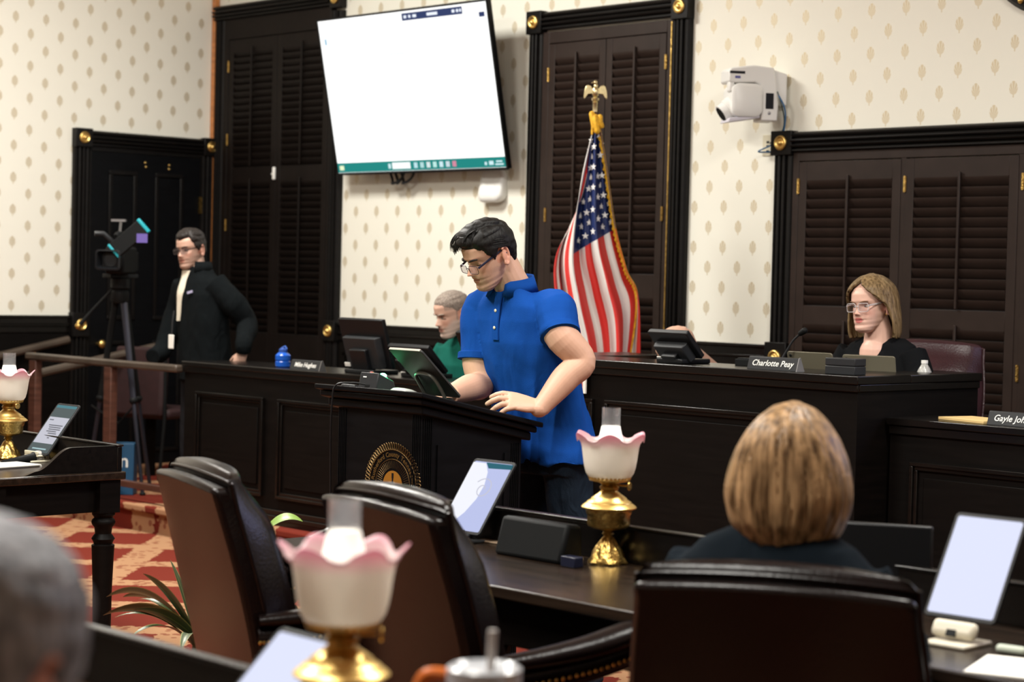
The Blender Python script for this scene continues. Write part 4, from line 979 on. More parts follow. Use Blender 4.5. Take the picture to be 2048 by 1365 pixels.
def tablet(name, label, loc, rz, w_, h_, tilt, shell, scr_m, stand=None, group=None, lift=.03, r=.012):
    """local: screen faces -y and up, top leaning back to +y by tilt from the vertical"""
    o = thing(name, label, 'tablet', loc, rz, group); R = Matrix.Translation((0, 0, lift)) @ Matrix.Rotation(-tilt, 4, 'X')
    sh = part('shell', MB().prism(rrect(w_ / 2, h_ / 2, r), .008, R @ Matrix.Translation((0, .008, h_ / 2)) @ Matrix.Rotation(pi / 2, 4, 'X')), shell, o, bevel=.0015)
    sc_ = part('screen', MB().prism(rrect(w_ / 2 - .008, h_ / 2 - .010, .006), .0008, R @ Matrix.Translation((0, .0002, h_ / 2)) @ Matrix.Rotation(pi / 2, 4, 'X')), scr_m, o)
    return o, R, sc_
o, R, _ = tablet('tablet', 'black tablet on a grey loop stand on the lectern', (7.045, -3.955, lz(-3.955)), pi, .172, .25, rad(49), tcase, emis('dim_screen', (.30, .34, .36), 1), lift=.026)
part('loop_stand', xf(MB().tube(catmull([(-.05, .05, 0), (-.05, .03, .05), (-.045, .016, .115), (-.02, .014, .135), (.02, .014, .135), (.045, .016, .115), (.05, .03, .05), (.05, .05, 0)], 6), .0075, 10, flat=.6), R), mat('grey_loop', (.16, .17, .15), .4, .5), o)
for s_ in (-1, 1): part('hinge', xf(MB().tube([(s_ * .05 - .012, .03, .01), (s_ * .05 + .012, .03, .01)], .011, 14), R), M['chrome'], o)
part('stand_plate', MB().bx(-.07, .07, -.03, .10, -.012, .004, M=Matrix.Rotation(.2, 4, 'X')), M['dgrey'], o, bevel=.004)
part('edge_band', xf(MB().bx(-.08, .08, .0, .0085, .2485, .251), R), edge, o)

# ------------------------------------------------------------------ things on the desks
lav = emis('screen_lavender', (.66, .69, .87), 1.0)
def desk_stand(o, m_, w_=.05):
    part('stand_base', MB().bx(-w_, w_, -.05, .07, 0, .008), m_, o, bevel=.003); part('stand_arm', MB().tube([(0, .06, .006), (0, .075, .06), (0, .068, .11)], .010, 8), m_, o); part('support_lip', MB().bx(-w_, w_, -.022, .012, .022, .03).bx(-w_, w_, -.022, -.016, .03, .045), m_, o, bevel=.003)
o, R, sc_ = tablet('tablet', 'tablet showing a pale blue page with a spiral emblem on the long desk', (7.82, -4.585, .76), rad(2), .178, .26, rad(36), M['black'], emis('screen_pale_blue', (.44, .48, .72), 1.0), lift=.03)
desk_stand(o, M['dgrey'])
wh = emis('screen_bright_white', (.78, .79, .86), 1.0)
def scr_shape(sc, R, poly, m_, nm, lift=.0012): part(nm, MB().prism(poly, .0005, R @ Matrix.Translation((0, -.0006 - lift + .001, 0)) @ Matrix.Rotation(pi / 2, 4, 'X')), m_, sc)
scr_shape(sc_, R, [(-.084, .03), (-.045, .03), (-.015, .07), (.005, .12), (.008, .17), (-.005, .215), (-.03, .245), (-.084, .245)], wh, 'white_shape')
sw = MB().tube([Vector((.010 + (.006 + .034 * t / 26) * cos(t * .34), -.0022, .155 + (.006 + .034 * t / 26) * sin(t * .34))) for t in range(27)], .0016, 6); part('spiral_emblem', xf(sw, R), emis('spiral_grey', (.50, .50, .58), 1), sc_)
scr_shape(sc_, R, [(-.03, .248), (.084, .248), (.084, .232), (-.01, .228)], emis('teal_bar', (.03, .12, .16), 1), 'header_bar')
o, R, sc_ = tablet('tablet', 'upright tablet showing a document beside the handheld microphone', (4.99, -4.36, .76), rad(2), .165, .255, rad(38), M['dgrey'], emis('screen_grey', (.095, .115, .115), 1.0), lift=.03)
desk_stand(o, M['offwhite'])
scr_shape(sc_, R, [(-.072, .055), (.072, .055), (.072, .185), (-.072, .185)], emis('page_white', (.50, .50, .56), 1), 'page'); scr_shape(sc_, R, [(-.072, .232), (.072, .232), (.072, .245), (-.072, .245)], emis('bar_teal', (.08, .2, .23), 1), 'header_bar'); scr_shape(sc_, R, [(-.05, .024), (.05, .024), (.05, .03), (-.05, .03)], emis('home_bar', (.35, .5, .52), 1), 'home_bar')
tx_ = emis('page_text', (.16, .16, .18), 1)
for i, (a, b, z_) in enumerate(((-.06, -.03, .168), (-.04, .06, .142), (-.03, .055, .132), (-.025, .06, .122), (-.03, .04, .112), (-.01, .05, .102), (0, .03, .09), (.005, .02, .08))): scr_shape(sc_, R, [(a, z_), (b, z_), (b, z_ + .005), (a, z_ + .005)], tx_, 'text_line', .0018)
o, R, sc_ = tablet('tablet', 'tall black framed tablet with a bright lavender page at the right edge', (9.715, -4.79, .76), rad(3), .182, .262, rad(31), M['black'], lav, lift=.055)
wsm = mat('cream_stand', (.62, .57, .46), .5)
part('stand_clip', xf(MB().bx(-.055, .055, -.012, .014, -.045, -.004), R), wsm, o, bevel=.012); part('stand_notch', xf(MB().bx(-.012, .012, -.013, -.006, -.045, -.03), R), M['blackm'], o); part('stand_base', MB().bx(-.05, .06, -.07, .05, 0, .010), wsm, o, bevel=.004); part('stand_arm', MB().tube([(0, .03, .01), (0, .03, .06), (0, .02, .075)], .012, 8), wsm, o)
o, R, sc_ = tablet('tablet', 'blurred tablet with a pale page beside the large front lamp', (9.64, -6.74, .76), rad(-2), .165, .245, rad(46), M['black'], lav, lift=.03)
desk_stand(o, M['blackm'])
flat('desk_speaker', 'black wedge shaped speaker in front of the brass lamp', 'speaker', MB().loft([[Vector((x, y, z)) for y, z in ((-.045, 0), (.05, 0), (.045, .105), (-.012, .112))] for x in (-.135, .135)]), M['blackm'], (8.195, -4.62, .76), rad(0), .012)
flat('small_box', 'small dark blue box next to the black speaker', 'box', MB().bx(-.028, .028, -.018, .018, 0, .03), mat('navy_box', (.008, .010, .025), .35), (8.375, -4.66, .76), 0, .003)
flat('access_card', 'flat card lying beside the tablet with the spiral', 'card', MB().bx(-.05, .05, -.03, .03, 0, .005), mat('card_tan', (.34, .24, .16), .5), (7.87, -4.49, .76), rad(10))
flat('privacy_screen', 'dark flat screen standing on the desk beyond the blonde woman', 'screen', MB().bx(-.22, .22, -.012, .012, .0, .205), M['black'], (9.20, -4.53, .76), rad(28), .006)
flat('notepaper', 'white sheet on the desk beside the lavender tablet', 'paper', MB().bx(-.09, .09, -.11, .11, 0, .003), M['paper'], (9.96, -4.93, .76), rad(20), 0)
flat('stylus_case', 'small pale green case beside the cream tablet stand', 'case', MB().cap_((-.025, 0, .010), (.025, 0, .010), .010), mat('pale_green', (.5, .55, .46), .5), (9.86, -4.80, .76), rad(10), 0)
flat('paper_stack', 'white papers under the handheld microphone', 'paper', MB().bx(-.10, .10, -.14, .14, 0, .006).bx(-.09, .11, -.13, .13, .0065, .010), M['paper'], (5.11, -4.60, .76), rad(8), 0)
o = thing('handheld_microphone', 'black handheld microphone with a silver mesh head on the desk', 'microphone', (5.02, -4.42, .775)); o.rotation_euler = (0, rad(-6), rad(100))
part('handle', MB().tube([(-.13, 0, 0), (-.12, 0, 0), (.03, 0, .0), (.045, 0, 0)], [.011, .014, .019, .020], 16), M['blackm'], o); part('mesh_head', MB().ell((.062, 0, 0), (.027, .025, .025)), mat('silver_mesh', (.5, .48, .45), .4, .8, bump=.8, bscale=500), o); part('ring', MB().tube([(.040, 0, 0), (.047, 0, 0)], .0235, 18), M['grey'], o)
o = thing('tumbler', 'orange handled tumbler with a clear lid and straw at the bottom edge', 'cup', (10.165, -6.655, .76))
cop = mat('orange_glaze', (.55, .13, .02), .3); part('body', MB().lathe([(.036, 0), (.038, .01), (.045, .12), (.050, .205), (.050, .212)], 28), cop, o); part('lid', MB().lathe([(.050, .210), (.054, .214), (.054, .236), (.048, .240), (.040, .234), (.001, .234)], 28), mat('cloudy_lid', (.55, .58, .62), .2, trans=.3), o)
part('straw', MB().tube([(.012, 0, .20), (.014, .002, .292)], .0065, 10), mat('cloudy_straw', (.45, .42, .40), .4), o); part('handle', MB().tube(catmull([(-.035, -.03, .222), (-.066, -.055, .218), (-.075, -.06, .16), (-.055, -.038, .09), (-.036, -.022, .085)], 6), .011, 10), cop, o)

# ------------------------------------------------------------------ camera on its tripod
cp = atd(240, 600, 12.45); Tz = cp.z - DZ
o = thing('tripod', 'tall black camera tripod standing behind the handrail', 'tripod', (cp.x, cp.y, DZ))
dkm = mat('tripod_metal', (.05, .052, .07), .35, .7)
part('head', MB().lathe([(.05, Tz - .02), (.06, Tz), (.055, Tz + .05), (.045, Tz + .06), (.06, Tz + .075), (.06, Tz + .13), (.04, Tz + .14)], 16), M['blackm'], o)
part('plate', MB().bx(-.05, .05, -.10, .10, Tz + .135, Tz + .16), M['blackm'], o, bevel=.004)
for k, (fx, fy, m_) in enumerate(((.20, .06, dkm), (-.27, -.05, M['blackm']), (-.05, .28, M['blackm']))):
    a = Vector((fx * .14, fy * .14, Tz)); f_ = Vector((fx, fy, .01)); md_ = a.lerp(f_, .52)
    lg = part('leg', MB().tube([a, md_], [.022, .019], 10).tube([a + Vector((.012, 0, 0)), md_ + Vector((.012, 0, 0))], .010, 8), m_, o); part('lower_leg', MB().tube([md_ - (f_ - a) * .04, f_], [.014, .012], 8), dkm, lg); part('leg_clamp', MB().ell(md_, (.028, .028, .026), n=10, m=6), M['blackm'], lg); part('rubber_foot', MB().ell(f_, (.02, .02, .012), n=10, m=6), M['blackm'], lg)
part('spreader', MB().tube([(.12, .03, Tz * .45), (-.01, .01, Tz * .36), (-.15, -.1, Tz * .45)], .007, 6), M['blackm'], o)
hp = part('pan_handle', MB().tube([(-.03, -.04, Tz + .06), (-.11, -.13, Tz - .07), (-.15, -.19, Tz - .16)], [.009, .009, .013], 8), M['blackm'], o)
part('handle_knob', MB().ell((-.155, -.2, Tz - .17), (.02, .02, .02)), M['oldbrass'], hp)
cv = thing('video_camera', 'black video camera with a tilted teal edged viewfinder on the tripod', 'camera', (cp.x, cp.y, DZ + Tz + .16), rad(40))
part('camera_body', MB().bx(-.06, .06, -.13, .15, 0, .17), M['blackm'], cv, bevel=.015)
part('lens_hood', MB().loft([[Vector((x * k, y, z * k + .085)) for x, z in rrect(.075, .06, .02)] for y, k in ((-.13, .7), (-.2, .8), (-.26, 1.05), (-.262, .9), (-.2, .7))]), M['black'], cv); part('lens', MB().tube([(0, -.2, .085), (0, -.205, .085)], .04, 18), M['dgrey'], cv)
part('carry_handle', MB().tube(catmull([(0, .10, .16), (0, .09, .24), (0, -.05, .25), (0, -.11, .23)], 5), .016, 8), M['blackm'], cv); part('microphone_mount', MB().tube([(0, -.03, .25), (.01, -.04, .33)], .008, 8).bx(-.05, .04, -.05, -.02, .325, .34), M['grey'], cv); part('viewfinder_arm', MB().tube([(-.07, .05, .20), (-.12, .02, .25), (-.17, 0, .25)], .016, 8), M['dgrey'], cv); part('battery', MB().bx(-.05, .05, .15, .21, .02, .14), M['blackm'], cv, bevel=.006); part('rig_rod', MB().tube([(-.075, .08, -.02), (-.08, .08, .2)], .012, 8), M['dgrey'], cv); part('side_grip', MB().ell((-.065, 0, .06), (.03, .06, .05)), M['dgrey'], cv)
vc = atd(258, 477, 12.2); vo = Vector((cp.x, cp.y, DZ + Tz + .16))
Rv = Matrix.Rotation(-rad(40), 4, 'Z') @ Matrix.Translation(vc - vo) @ Matrix.Rotation(YAW, 4, 'Z') @ Matrix.Rotation(rad(-42), 4, 'Y')
vf = part('viewfinder_monitor', xf(MB().bx(-.115, .115, -.015, .02, -.05, .05), Rv), M['blackm'], cv, bevel=.006); teal = mat('teal_trim', (.01, .30, .36), .4)
for a, b in ((-.128, -.112), (.108, .128)): part('teal_cap', xf(MB().bx(a, b, -.018, .022, -.052, .052), Rv), teal, vf, bevel=.004)
part('side_display', xf(MB().bx(.05, .115, -.02, -.012, -.13, -.075), Rv @ Matrix.Rotation(rad(42), 4, 'Y') @ Matrix.Translation((0, 0, .105))), emis('violet_display', (.16, .11, .32), 1.2), vf)
o = thing('tote_box', 'bright blue box with white letters on the platform by the tripod', 'box', (1.60, -1.78, DZ), rad(46)); part('box_body', MB().bx(-.09, .09, -.06, .06, 0, .32), mat('blue_board', (.012, .07, .15), .5), o, bevel=.004)
t = text_mb('n', .12, 0, .001, bold=.001); xf(t, Matrix.Translation((.03, -.061, .21)) @ Matrix.Rotation(pi / 2, 4, 'X')); part('lettering', t, M['text'], o, smooth=False)

# ------------------------------------------------------------------ plants by the aisle
def leafmat(name, a, b):
    m = bpy.data.materials.new(name); m.use_nodes = True; nt = m.node_tree; bs = nt.nodes['Principled BSDF']; uv = N(nt, 'ShaderNodeUVMap'); uv.uv_map = 'UVMap'; sp = N(nt, 'ShaderNodeSeparateXYZ'); nt.links.new(uv.outputs[0], sp.inputs[0])
    s_ = mth(nt, 'ABSOLUTE', mth(nt, 'SUBTRACT', sp.outputs[0], .5)); k = mth(nt, 'GREATER_THAN', s_, .42); k2 = mth(nt, 'LESS_THAN', s_, .05); mx = N(nt, 'ShaderNodeMix', data_type='RGBA'); nt.links.new(mth(nt, 'MAXIMUM', k, mth(nt, 'MULTIPLY', k2, .5)), mx.inputs['Factor']); mx.inputs['A'].default_value = (*a, 1); mx.inputs['B'].default_value = (*b, 1)
    nt.links.new(mx.outputs['Result'], bs.inputs['Base Color']); bs.inputs['Roughness'].default_value = .38; return m
def leaf(par, base, tip, width, droop, m_, fold=.25, bend=0.0, roll=0.0):
    b = Vector(base); t = Vector(tip); ax = t - b; side = ax.cross(Vector((0, 0, 1))); side = side.normalized() if side.length > 1e-4 else Vector((1, 0, 0)); upv = side.cross(ax).normalized(); side = (side * cos(roll) + upv * sin(roll)).normalized(); n = 14; k = 4
    def f(a, s):
        w_ = width * (sin(pi * min(1, a * .94 + .06)) ** .7) * (1 - .25 * a); c = b + ax * a + Vector((0, 0, 4 * droop * a * (1 - a))) + side * bend * sin(pi * a)
        q = (s - .5) * 2; return c + side * w_ * q + Vector((0, 0, abs(q) * w_ * fold))
    me = MB().grid(f, n, k).mesh('leaf'); me.materials.append(m_); me.shade_smooth(); uvl = me.uv_layers.new(name='UVMap')
    for lp in me.loops: i, j = divmod(lp.vertex_index, k + 1); uvl.data[lp.index].uv = (j / k, i / n)
    return part('leaf', me, None, par)
lfA = leafmat('striped_leaf', (.035, .055, .020), (.20, .21, .075)); lfB = leafmat('dark_broad_leaf', (.018, .048, .028), (.022, .055, .033)); lfC = leafmat('lime_leaf', (.16, .26, .05), (.20, .30, .07))
potm = mat('dark_pot', (.02, .016, .013), .5); soil = mat('potting_soil', (.02, .013, .009), .9)
def plant(name, label, loc, ph, pr): 
    o = thing(name, label, 'plant', loc, 0, 'potted plants by the aisle'); part('pot', MB().lathe([(pr * .7, 0), (pr * .75, .01), (pr, ph - .02), (pr * 1.06, ph - .015), (pr * 1.06, ph), (pr * .95, ph), (pr * .92, ph - .03)], 28), potm, o); part('soil', MB().lathe([(pr * .92, ph - .035), (.001, ph - .02)], 24, cap=False), soil, o); return o
o = plant('dracaena_plant', 'striped leaf dracaena in a pot beside the leather armchair', (6.87, -4.86, 0), .24, .11); r0 = Vector(o.location)
part('stem', MB().tube([(0, 0, .2), (.005, 0, .32), (0, .005, .42)], [.016, .015, .012], 8), mat('stem_green', (.06, .07, .03), .6), o)
cen = Vector((0, 0, .36))
for (px_, py_, d_, w_, dr) in ((212, 1195, 6.6, .030, .07), (205, 1232, 6.4, .036, .05), (285, 1148, 6.5, .032, .03), (245, 1195, 6.8, .026, .05), (305, 1165, 6.7, .03, .03), (262, 1222, 6.3, .024, .03), (340, 1120, 6.6, .032, .02)): leaf(o, cen, atd(px_, py_, d_) - r0, w_ * 1.15, dr, lfA, roll=rad(-38))
for k in range(5): a = 3.4 + k * .7; leaf(o, cen - Vector((0, 0, .03)), cen + Vector((.26 * cos(a), .26 * sin(a), .10 - .03 * (k % 4))), .022, .05, lfA)
o = plant('broadleaf_plant', 'broad green leaved plant rising behind the leather armchair', (6.78, -4.50, 0), .26, .12); r0 = Vector(o.location)
for (px_, py_, d_, w_, dr, m_) in ((262, 1147, 6.6, .05, .08, lfB), (338, 1168, 6.7, .05, .04, lfB), (606, 1044, 6.5, .034, .03, lfC), (420, 1010, 6.9, .05, .05, lfB), (330, 1180, 6.9, .04, .06, lfB)):
    tip = atd(px_, py_, d_) - r0; mid_ = Vector((tip.x * .35, tip.y * .35, max(.5, tip.z * .93)))
    if m_ is lfC: mid_ = atd(526, 1068, 6.5) - r0; st_ = part('stalk', MB().tube(catmull([(0, 0, .22), (mid_.x * .4, mid_.y * .4, mid_.z * .7), mid_], 5), .007, 6), mat('stalk_green', (.04, .07, .025), .5), o); leaf(st_, mid_, tip, w_, dr, m_, .15, roll=rad(-40) if m_ is lfB else rad(-18))
# ------------------------------------------------------------------ people
def remesh(mb, voxel, smooth=2, fac=.5):
    me = mb.mesh('tmp'); bm = bmesh.new(); bm.from_mesh(me); bmesh.ops.recalc_face_normals(bm, faces=bm.faces); bm.to_mesh(me); bm.free()
    o = bpy.data.objects.new('tmp', me); COL.objects.link(o)
    r = o.modifiers.new('r', 'REMESH'); r.mode = 'VOXEL'; r.voxel_size = voxel
    if smooth: s_ = o.modifiers.new('s', 'SMOOTH'); s_.factor = fac; s_.iterations = smooth
    dg = bpy.context.evaluated_depsgraph_get(); dg.update()
    out = bpy.data.meshes.new_from_object(o.evaluated_get(dg)); bpy.data.objects.remove(o); bpy.data.meshes.remove(me)
    out.materials.clear(); return out
FRONT = [(-.120, -.066), (-.114, -.080), (-.106, -.089), (-.096, -.0915), (-.084, -.087), (-.074, -.091), (-.066, -.0925), (-.0615, -.0895), (-.056, -.0945), (-.048, -.0935), (-.038, -.0905), (-.02, -.089), (0, -.087), (.012, -.0915), (.024, -.0955), (.05, -.0945), (.075, -.084), (.095, -.064), (.109, -.038), (.1165, -.012), (.118, .0)]
BACK = [(-.120, -.035), (-.11, -.015), (-.095, .01), (-.08, .04), (-.06, .066), (-.03, .086), (0, .096), (.04, .100), (.075, .086), (.095, .066), (.109, .042), (.1165, .016), (.118, .004)]
HALF = [(-.120, .018), (-.114, .030), (-.104, .041), (-.085, .051), (-.06, .059), (-.03, .066), (0, .0705), (.03, .0745), (.06, .0725), (.085, .060), (.1, .045), (.110, .030), (.1165, .013), (.118, .004)]
def g2(x, z, cx, cz, sx, sz): return math.exp(-((x - cx) / sx) ** 2 - ((z - cz) / sz) ** 2)
def head_base(a, z):                                       # smooth skull and jaw, no features; a = 0 faces -y, + is the person's left
    f, b, h = interp(FRONT, z), interp(BACK, z), interp(HALF, z); mid = (f + b) / 2; hf = (b - f) / 2; sa, ca = sin(a), cos(a)
    x = h * math.copysign(abs(sa) ** .92, sa); y = mid - hf * math.copysign(abs(ca) ** (.92 if ca > 0 else 1), ca); return Vector((x, y, z))
def head_pt(a, z, k):
    p = head_base(a, z); x, y = p.x, p.y
    if cos(a) > 0:
        y += .012 * (g2(x, z, .031, .001, .017, .011) + g2(x, z, -.031, .001, .017, .011))
        t = max(0, min(1, (.010 - z) / .043)); nose = (k.get('nose', 1.0) * (.004 + .023 * t ** 1.2)) * (1 if z > -.034 else max(0, 1 - (-.034 - z) / .011)) if -.045 < z < .010 else 0
        y -= nose * math.exp(-(x / (.0065 + .0055 * t)) ** 2)
        y -= .0075 * (g2(x, z, .0125, -.037, .006, .007) + g2(x, z, -.0125, -.037, .006, .007))
        y += .003 * g2(x, z, 0, -.062, .026, .0025); y += .003 * (g2(x, z, .028, -.062, .006, .006) + g2(x, z, -.028, -.062, .006, .006))
        y -= .0035 * (g2(x, z, .042, -.022, .016, .014) + g2(x, z, -.042, -.022, .016, .014)) ; y -= .003 * (g2(x, z, .03, .019, .018, .007) + g2(x, z, -.03, .019, .018, .007))
        y += k.get('cheek', 0) * (g2(x, z, .042, -.058, .014, .018) + g2(x, z, -.042, -.058, .014, .018))
    return Vector((x, y, z))
def head_mb(mb, Mh, k):
    nz, na = 84, 72; rings = []
    for i in range(nz + 1):
        z = -.1195 + (.1175 + .1195) * i / nz
        rings.append([Mh @ head_pt(-pi + 2 * pi * j / na, z, k) for j in range(na)])
    mb.loft(rings)
    for s_ in (-1, 1):                                      # ears: helix rim, bowl and lobe
        E = Mh @ Matrix.Translation((s_ * .0735, .016, -.008)) @ Matrix.Rotation(s_ * rad(22), 4, 'Z') @ Matrix.Rotation(rad(-10), 4, 'X')
        mb.tube([E @ Vector((s_ * .008, .021 * sin(t) * (1.0 if cos(t) > -.3 else .75), .033 * cos(t))) for t in [rad(-40 + 20 * q) for q in range(13)]], .0052, 8)
        mb.ell(E @ Vector((s_ * .002, .002, 0)), (.006, .014, .025), (E.to_3x3()), n=12, m=8); mb.ell(E @ Vector((s_ * .004, -.004, -.026)), (.0055, .009, .009), E.to_3x3(), n=10, m=6)
    if k.get('lids'):
        for s_ in (-1, 1): mb.ell(Mh @ Vector((s_ * .031, -.0675, -.001)), (.0145, .0095, .0095), Mh.to_3x3(), n=14, m=8)
    return mb
def skin_mat(name):
    m = bpy.data.materials.new(name); m.use_nodes = True; nt = m.node_tree; b = nt.nodes['Principled BSDF']; a = N(nt, 'ShaderNodeAttribute'); a.attribute_name = 'Col'; nt.links.new(a.outputs['Color'], b.inputs['Base Color'])
    b.inputs['Roughness'].default_value = .48; b.inputs['Specular IOR Level'].default_value = .4; tc = N(nt, 'ShaderNodeTexCoord'); n2 = N(nt, 'ShaderNodeTexNoise'); n2.inputs['Scale'].default_value = 260; bp = N(nt, 'ShaderNodeBump'); bp.inputs['Strength'].default_value = .08; bp.inputs['Distance'].default_value = .003
    nt.links.new(tc.outputs['Object'], n2.inputs['Vector']); nt.links.new(n2.outputs[0], bp.inputs['Height']); nt.links.new(bp.outputs[0], b.inputs['Normal']); return m
M['skinp'] = skin_mat('skin_painted')
def mixc(a, b, t): t = max(0, min(1, t)); return tuple(a[i] * (1 - t) + b[i] * t for i in range(3))
def sstep(a, b, x): t = max(0, min(1, (x - a) / (b - a))); return t * t * (3 - 2 * t)
def paint(me, Minv, k):
    at = me.color_attributes.new('Col', 'FLOAT_COLOR', 'POINT'); base = k['skin']; buf = []
    for v in me.vertices:
        p = Minv @ v.co; c = base; n_ = noise.noise(p * 28) * .5 + noise.noise(p * 90) * .3; c = tuple(q * (1 + .07 * n_) for q in c)
        if abs(p.x) < .1 and -.14 < p.z < .13 and -.14 < p.y < .13:
            x, y, z = p; fr = 1 if y < -.045 else 0
            if fr:
                c = mixc(c, (c[0] * 1.02, c[1] * .74, c[2] * .70), .55 * (g2(x, z, .042, -.03, .02, .018) + g2(x, z, -.042, -.03, .02, .018) + g2(x, z, 0, -.034, .012, .012)))
                lw = .024 * (1 - ((z + .0615) / .014) ** 2 * .5)
                if abs(x) < lw and -.074 < z < -.0515: c = mixc(c, k.get('lip', (base[0] * .72, base[1] * .45, base[2] * .45)), .85 * (1 - sstep(lw - .006, lw, abs(x))))
                if abs(z + .0618) < .0016 and abs(x) < .023: c = mixc(c, (.10, .03, .025), .8)
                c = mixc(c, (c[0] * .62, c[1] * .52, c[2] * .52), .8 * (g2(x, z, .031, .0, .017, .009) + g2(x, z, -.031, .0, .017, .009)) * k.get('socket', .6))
            if abs(x) > .066 and abs(z + .008) < .04 and abs(y - .016) < .03: c = mixc(c, (c[0] * 1.0, c[1] * .66, c[2] * .6), .55)
            if k.get('beard'):
                bc, bs = k['beard']; edge = -.046 + .030 * sstep(.035, .062, abs(x)) * (1 if y < .02 else 0)
                m_ = (1 - sstep(edge - .020, edge + .008, z)) * (1 if y < .012 else 1 - sstep(.012, .02, y))
                if fr and abs(x) < .026 and -.074 < z < -.0515: m_ *= .15
                c = mixc(c, bc, bs * m_ * (.85 + .3 * noise.noise(p * 160)))
            if k.get('buzz'):
                bc, bs = k['buzz']; hl = .058 + .012 * abs(noise.noise(Vector((x * 40, 0, 0)))) if abs(x) < .05 and y < 0 else -.03
                if y < -.02 and abs(x) >= .05: hl = .03
                if z > hl and not (abs(x) > .066 and abs(z + .008) < .035 and abs(y - .016) < .028): c = mixc(c, bc, bs * sstep(hl, hl + .012, z) * (.9 + .25 * noise.noise(p * 200)))
                elif y > .03 and z > -.06: c = mixc(c, bc, bs * sstep(-.06, -.02, z))
        buf += [c[0], c[1], c[2], 1]
    at.data.foreach_set('color', buf)
def hair_shell(name, Mh, tfun, m_, par, org, nz=90, na=120, zlo=-.10):
    """hair lying on the skull: the head surface pushed out by tfun(a, z, p); under the skin where tfun is negative"""
    mb = MB(); rings = []
    for i in range(nz + 1):
        z = zlo + (.1178 - zlo) * i / nz; ring = []
        for j in range(na):
            a = -pi + 2 * pi * j / na; p = head_base(a, z); e = head_base(a, min(z + .004, .1179)) - head_base(a, max(z - .004, -.1199)); s_ = head_base(a + .03, z) - head_base(a - .03, z); n_ = s_.cross(e)
            n_ = n_.normalized() if n_.length > 1e-9 else Vector((0, 0, 1))
            if n_.dot(Vector((p.x, p.y, p.z * .8 + .001))) < 0: n_ = -n_
            ring.append(Mh @ (p + n_ * tfun(a, z, p)) - org)
        rings.append(ring)
    mb.loft(rings); return part(name, mb, m_, par, angle=180)
def hair_mat(name, c1, c2, stretch=(40, 40, 3), rough=.38, c3=None):
    m = bpy.data.materials.new(name); m.use_nodes = True; nt = m.node_tree; b = nt.nodes['Principled BSDF']; tc = N(nt, 'ShaderNodeTexCoord'); mp = N(nt, 'ShaderNodeMapping'); mp.inputs['Scale'].default_value = stretch; n = N(nt, 'ShaderNodeTexNoise'); n.inputs['Scale'].default_value = 3; n.inputs['Detail'].default_value = 4
    nt.links.new(tc.outputs['Object'], mp.inputs[0]); nt.links.new(mp.outputs[0], n.inputs['Vector']); r = N(nt, 'ShaderNodeValToRGB'); e = r.color_ramp.elements; e[0].position = .32; e[0].color = (*c1, 1); e[1].position = .68; e[1].color = (*c2, 1)
    nt.links.new(n.outputs[0], r.inputs[0]); nt.links.new(r.outputs[0], b.inputs['Base Color']); b.inputs['Roughness'].default_value = rough; b.inputs['Specular IOR Level'].default_value = .22
    bp = N(nt, 'ShaderNodeBump'); bp.inputs['Strength'].default_value = .5; bp.inputs['Distance'].default_value = .004; nt.links.new(n.outputs[0], bp.inputs['Height']); nt.links.new(bp.outputs[0], b.inputs['Normal']); return m
def headM(c, yaw, pitch, roll=0.0, s=1.0): return Matrix.Translation(c) @ Matrix.Rotation(yaw, 4, 'Z') @ Matrix.Rotation(roll, 4, 'Y') @ Matrix.Rotation(pitch, 4, 'X') @ Matrix.Scale(s, 4)
def sring(c, rx, ry, n=36, e=.85, R=None):
    out = []
    for j in range(n):
        a = 2 * pi * j / n; ca, sa = cos(a), sin(a); p = Vector((rx * math.copysign(abs(ca) ** e, ca), ry * math.copysign(abs(sa) ** e, sa), 0)); out.append(Vector(c) + (R @ p if R is not None else p))
    return out
def hand_mb(mb, wrist, dirv, up, thumb_side, curls, spread=.10, s=1.0, thumb=(.55, .35)):
    """palm, four fingers of different lengths and a thumb from the palm's side. up = back of the hand"""
    d = Vector(dirv).normalized(); n = (Vector(up) - d * Vector(up).dot(d)).normalized(); t = d.cross(n) * thumb_side; W = Vector(wrist)
    rings = []
    for (q, hw, th) in ((-.012, .027, .020), (.012, .029, .0185), (.04, .037, .0165), (.07, .041, .0145), (.090, .040, .0125), (.098, .036, .009)):
        ring = []
        for j in range(16):
            a = 2 * pi * j / 16; ring.append(W + d * q * s + t * (hw * s * cos(a) + .004 * s * (q / .09)) + n * th * s * sin(a))
        rings.append(ring)
    mb.loft(rings)
    L = [(.030, .072, .0100), (.0105, .080, .0102), (-.0095, .074, .0098), (-.028, .058, .0090)]
    for i, (off, ln, r) in enumerate(L):
        p = W + (d * (.088 - .006 * abs(i - 1)) + t * off + n * .001) * s; c1, c2, c3 = curls[i]; ang = 0; dv = (d + t * spread * (1.2 - i * .8)).normalized()
        for q, (fr, cc) in enumerate(((.45, c1), (.30, c2), (.25, c3))):
            ang += cc; v = dv * cos(ang) - n * sin(ang); p2 = p + v * ln * fr * s; mb.cap_(p, p2, r * s * (1, .93, .86)[q], r * s * (.95, .88, .76)[q], 10); p = p2
    p = W + (d * .022 + t * .026 - n * .006) * s; v = (d * cos(thumb[0]) + t * sin(thumb[0]) - n * .25).normalized(); p2 = p + v * .042 * s; mb.cap_(p, p2, .0125 * s, .0105 * s, 10); v2 = (d * cos(thumb[0] - thumb[1]) + t * sin(thumb[0] - thumb[1]) - n * .35).normalized(); p3 = p2 + v2 * .032 * s; mb.cap_(p2, p3, .0102 * s, .008 * s, 10)
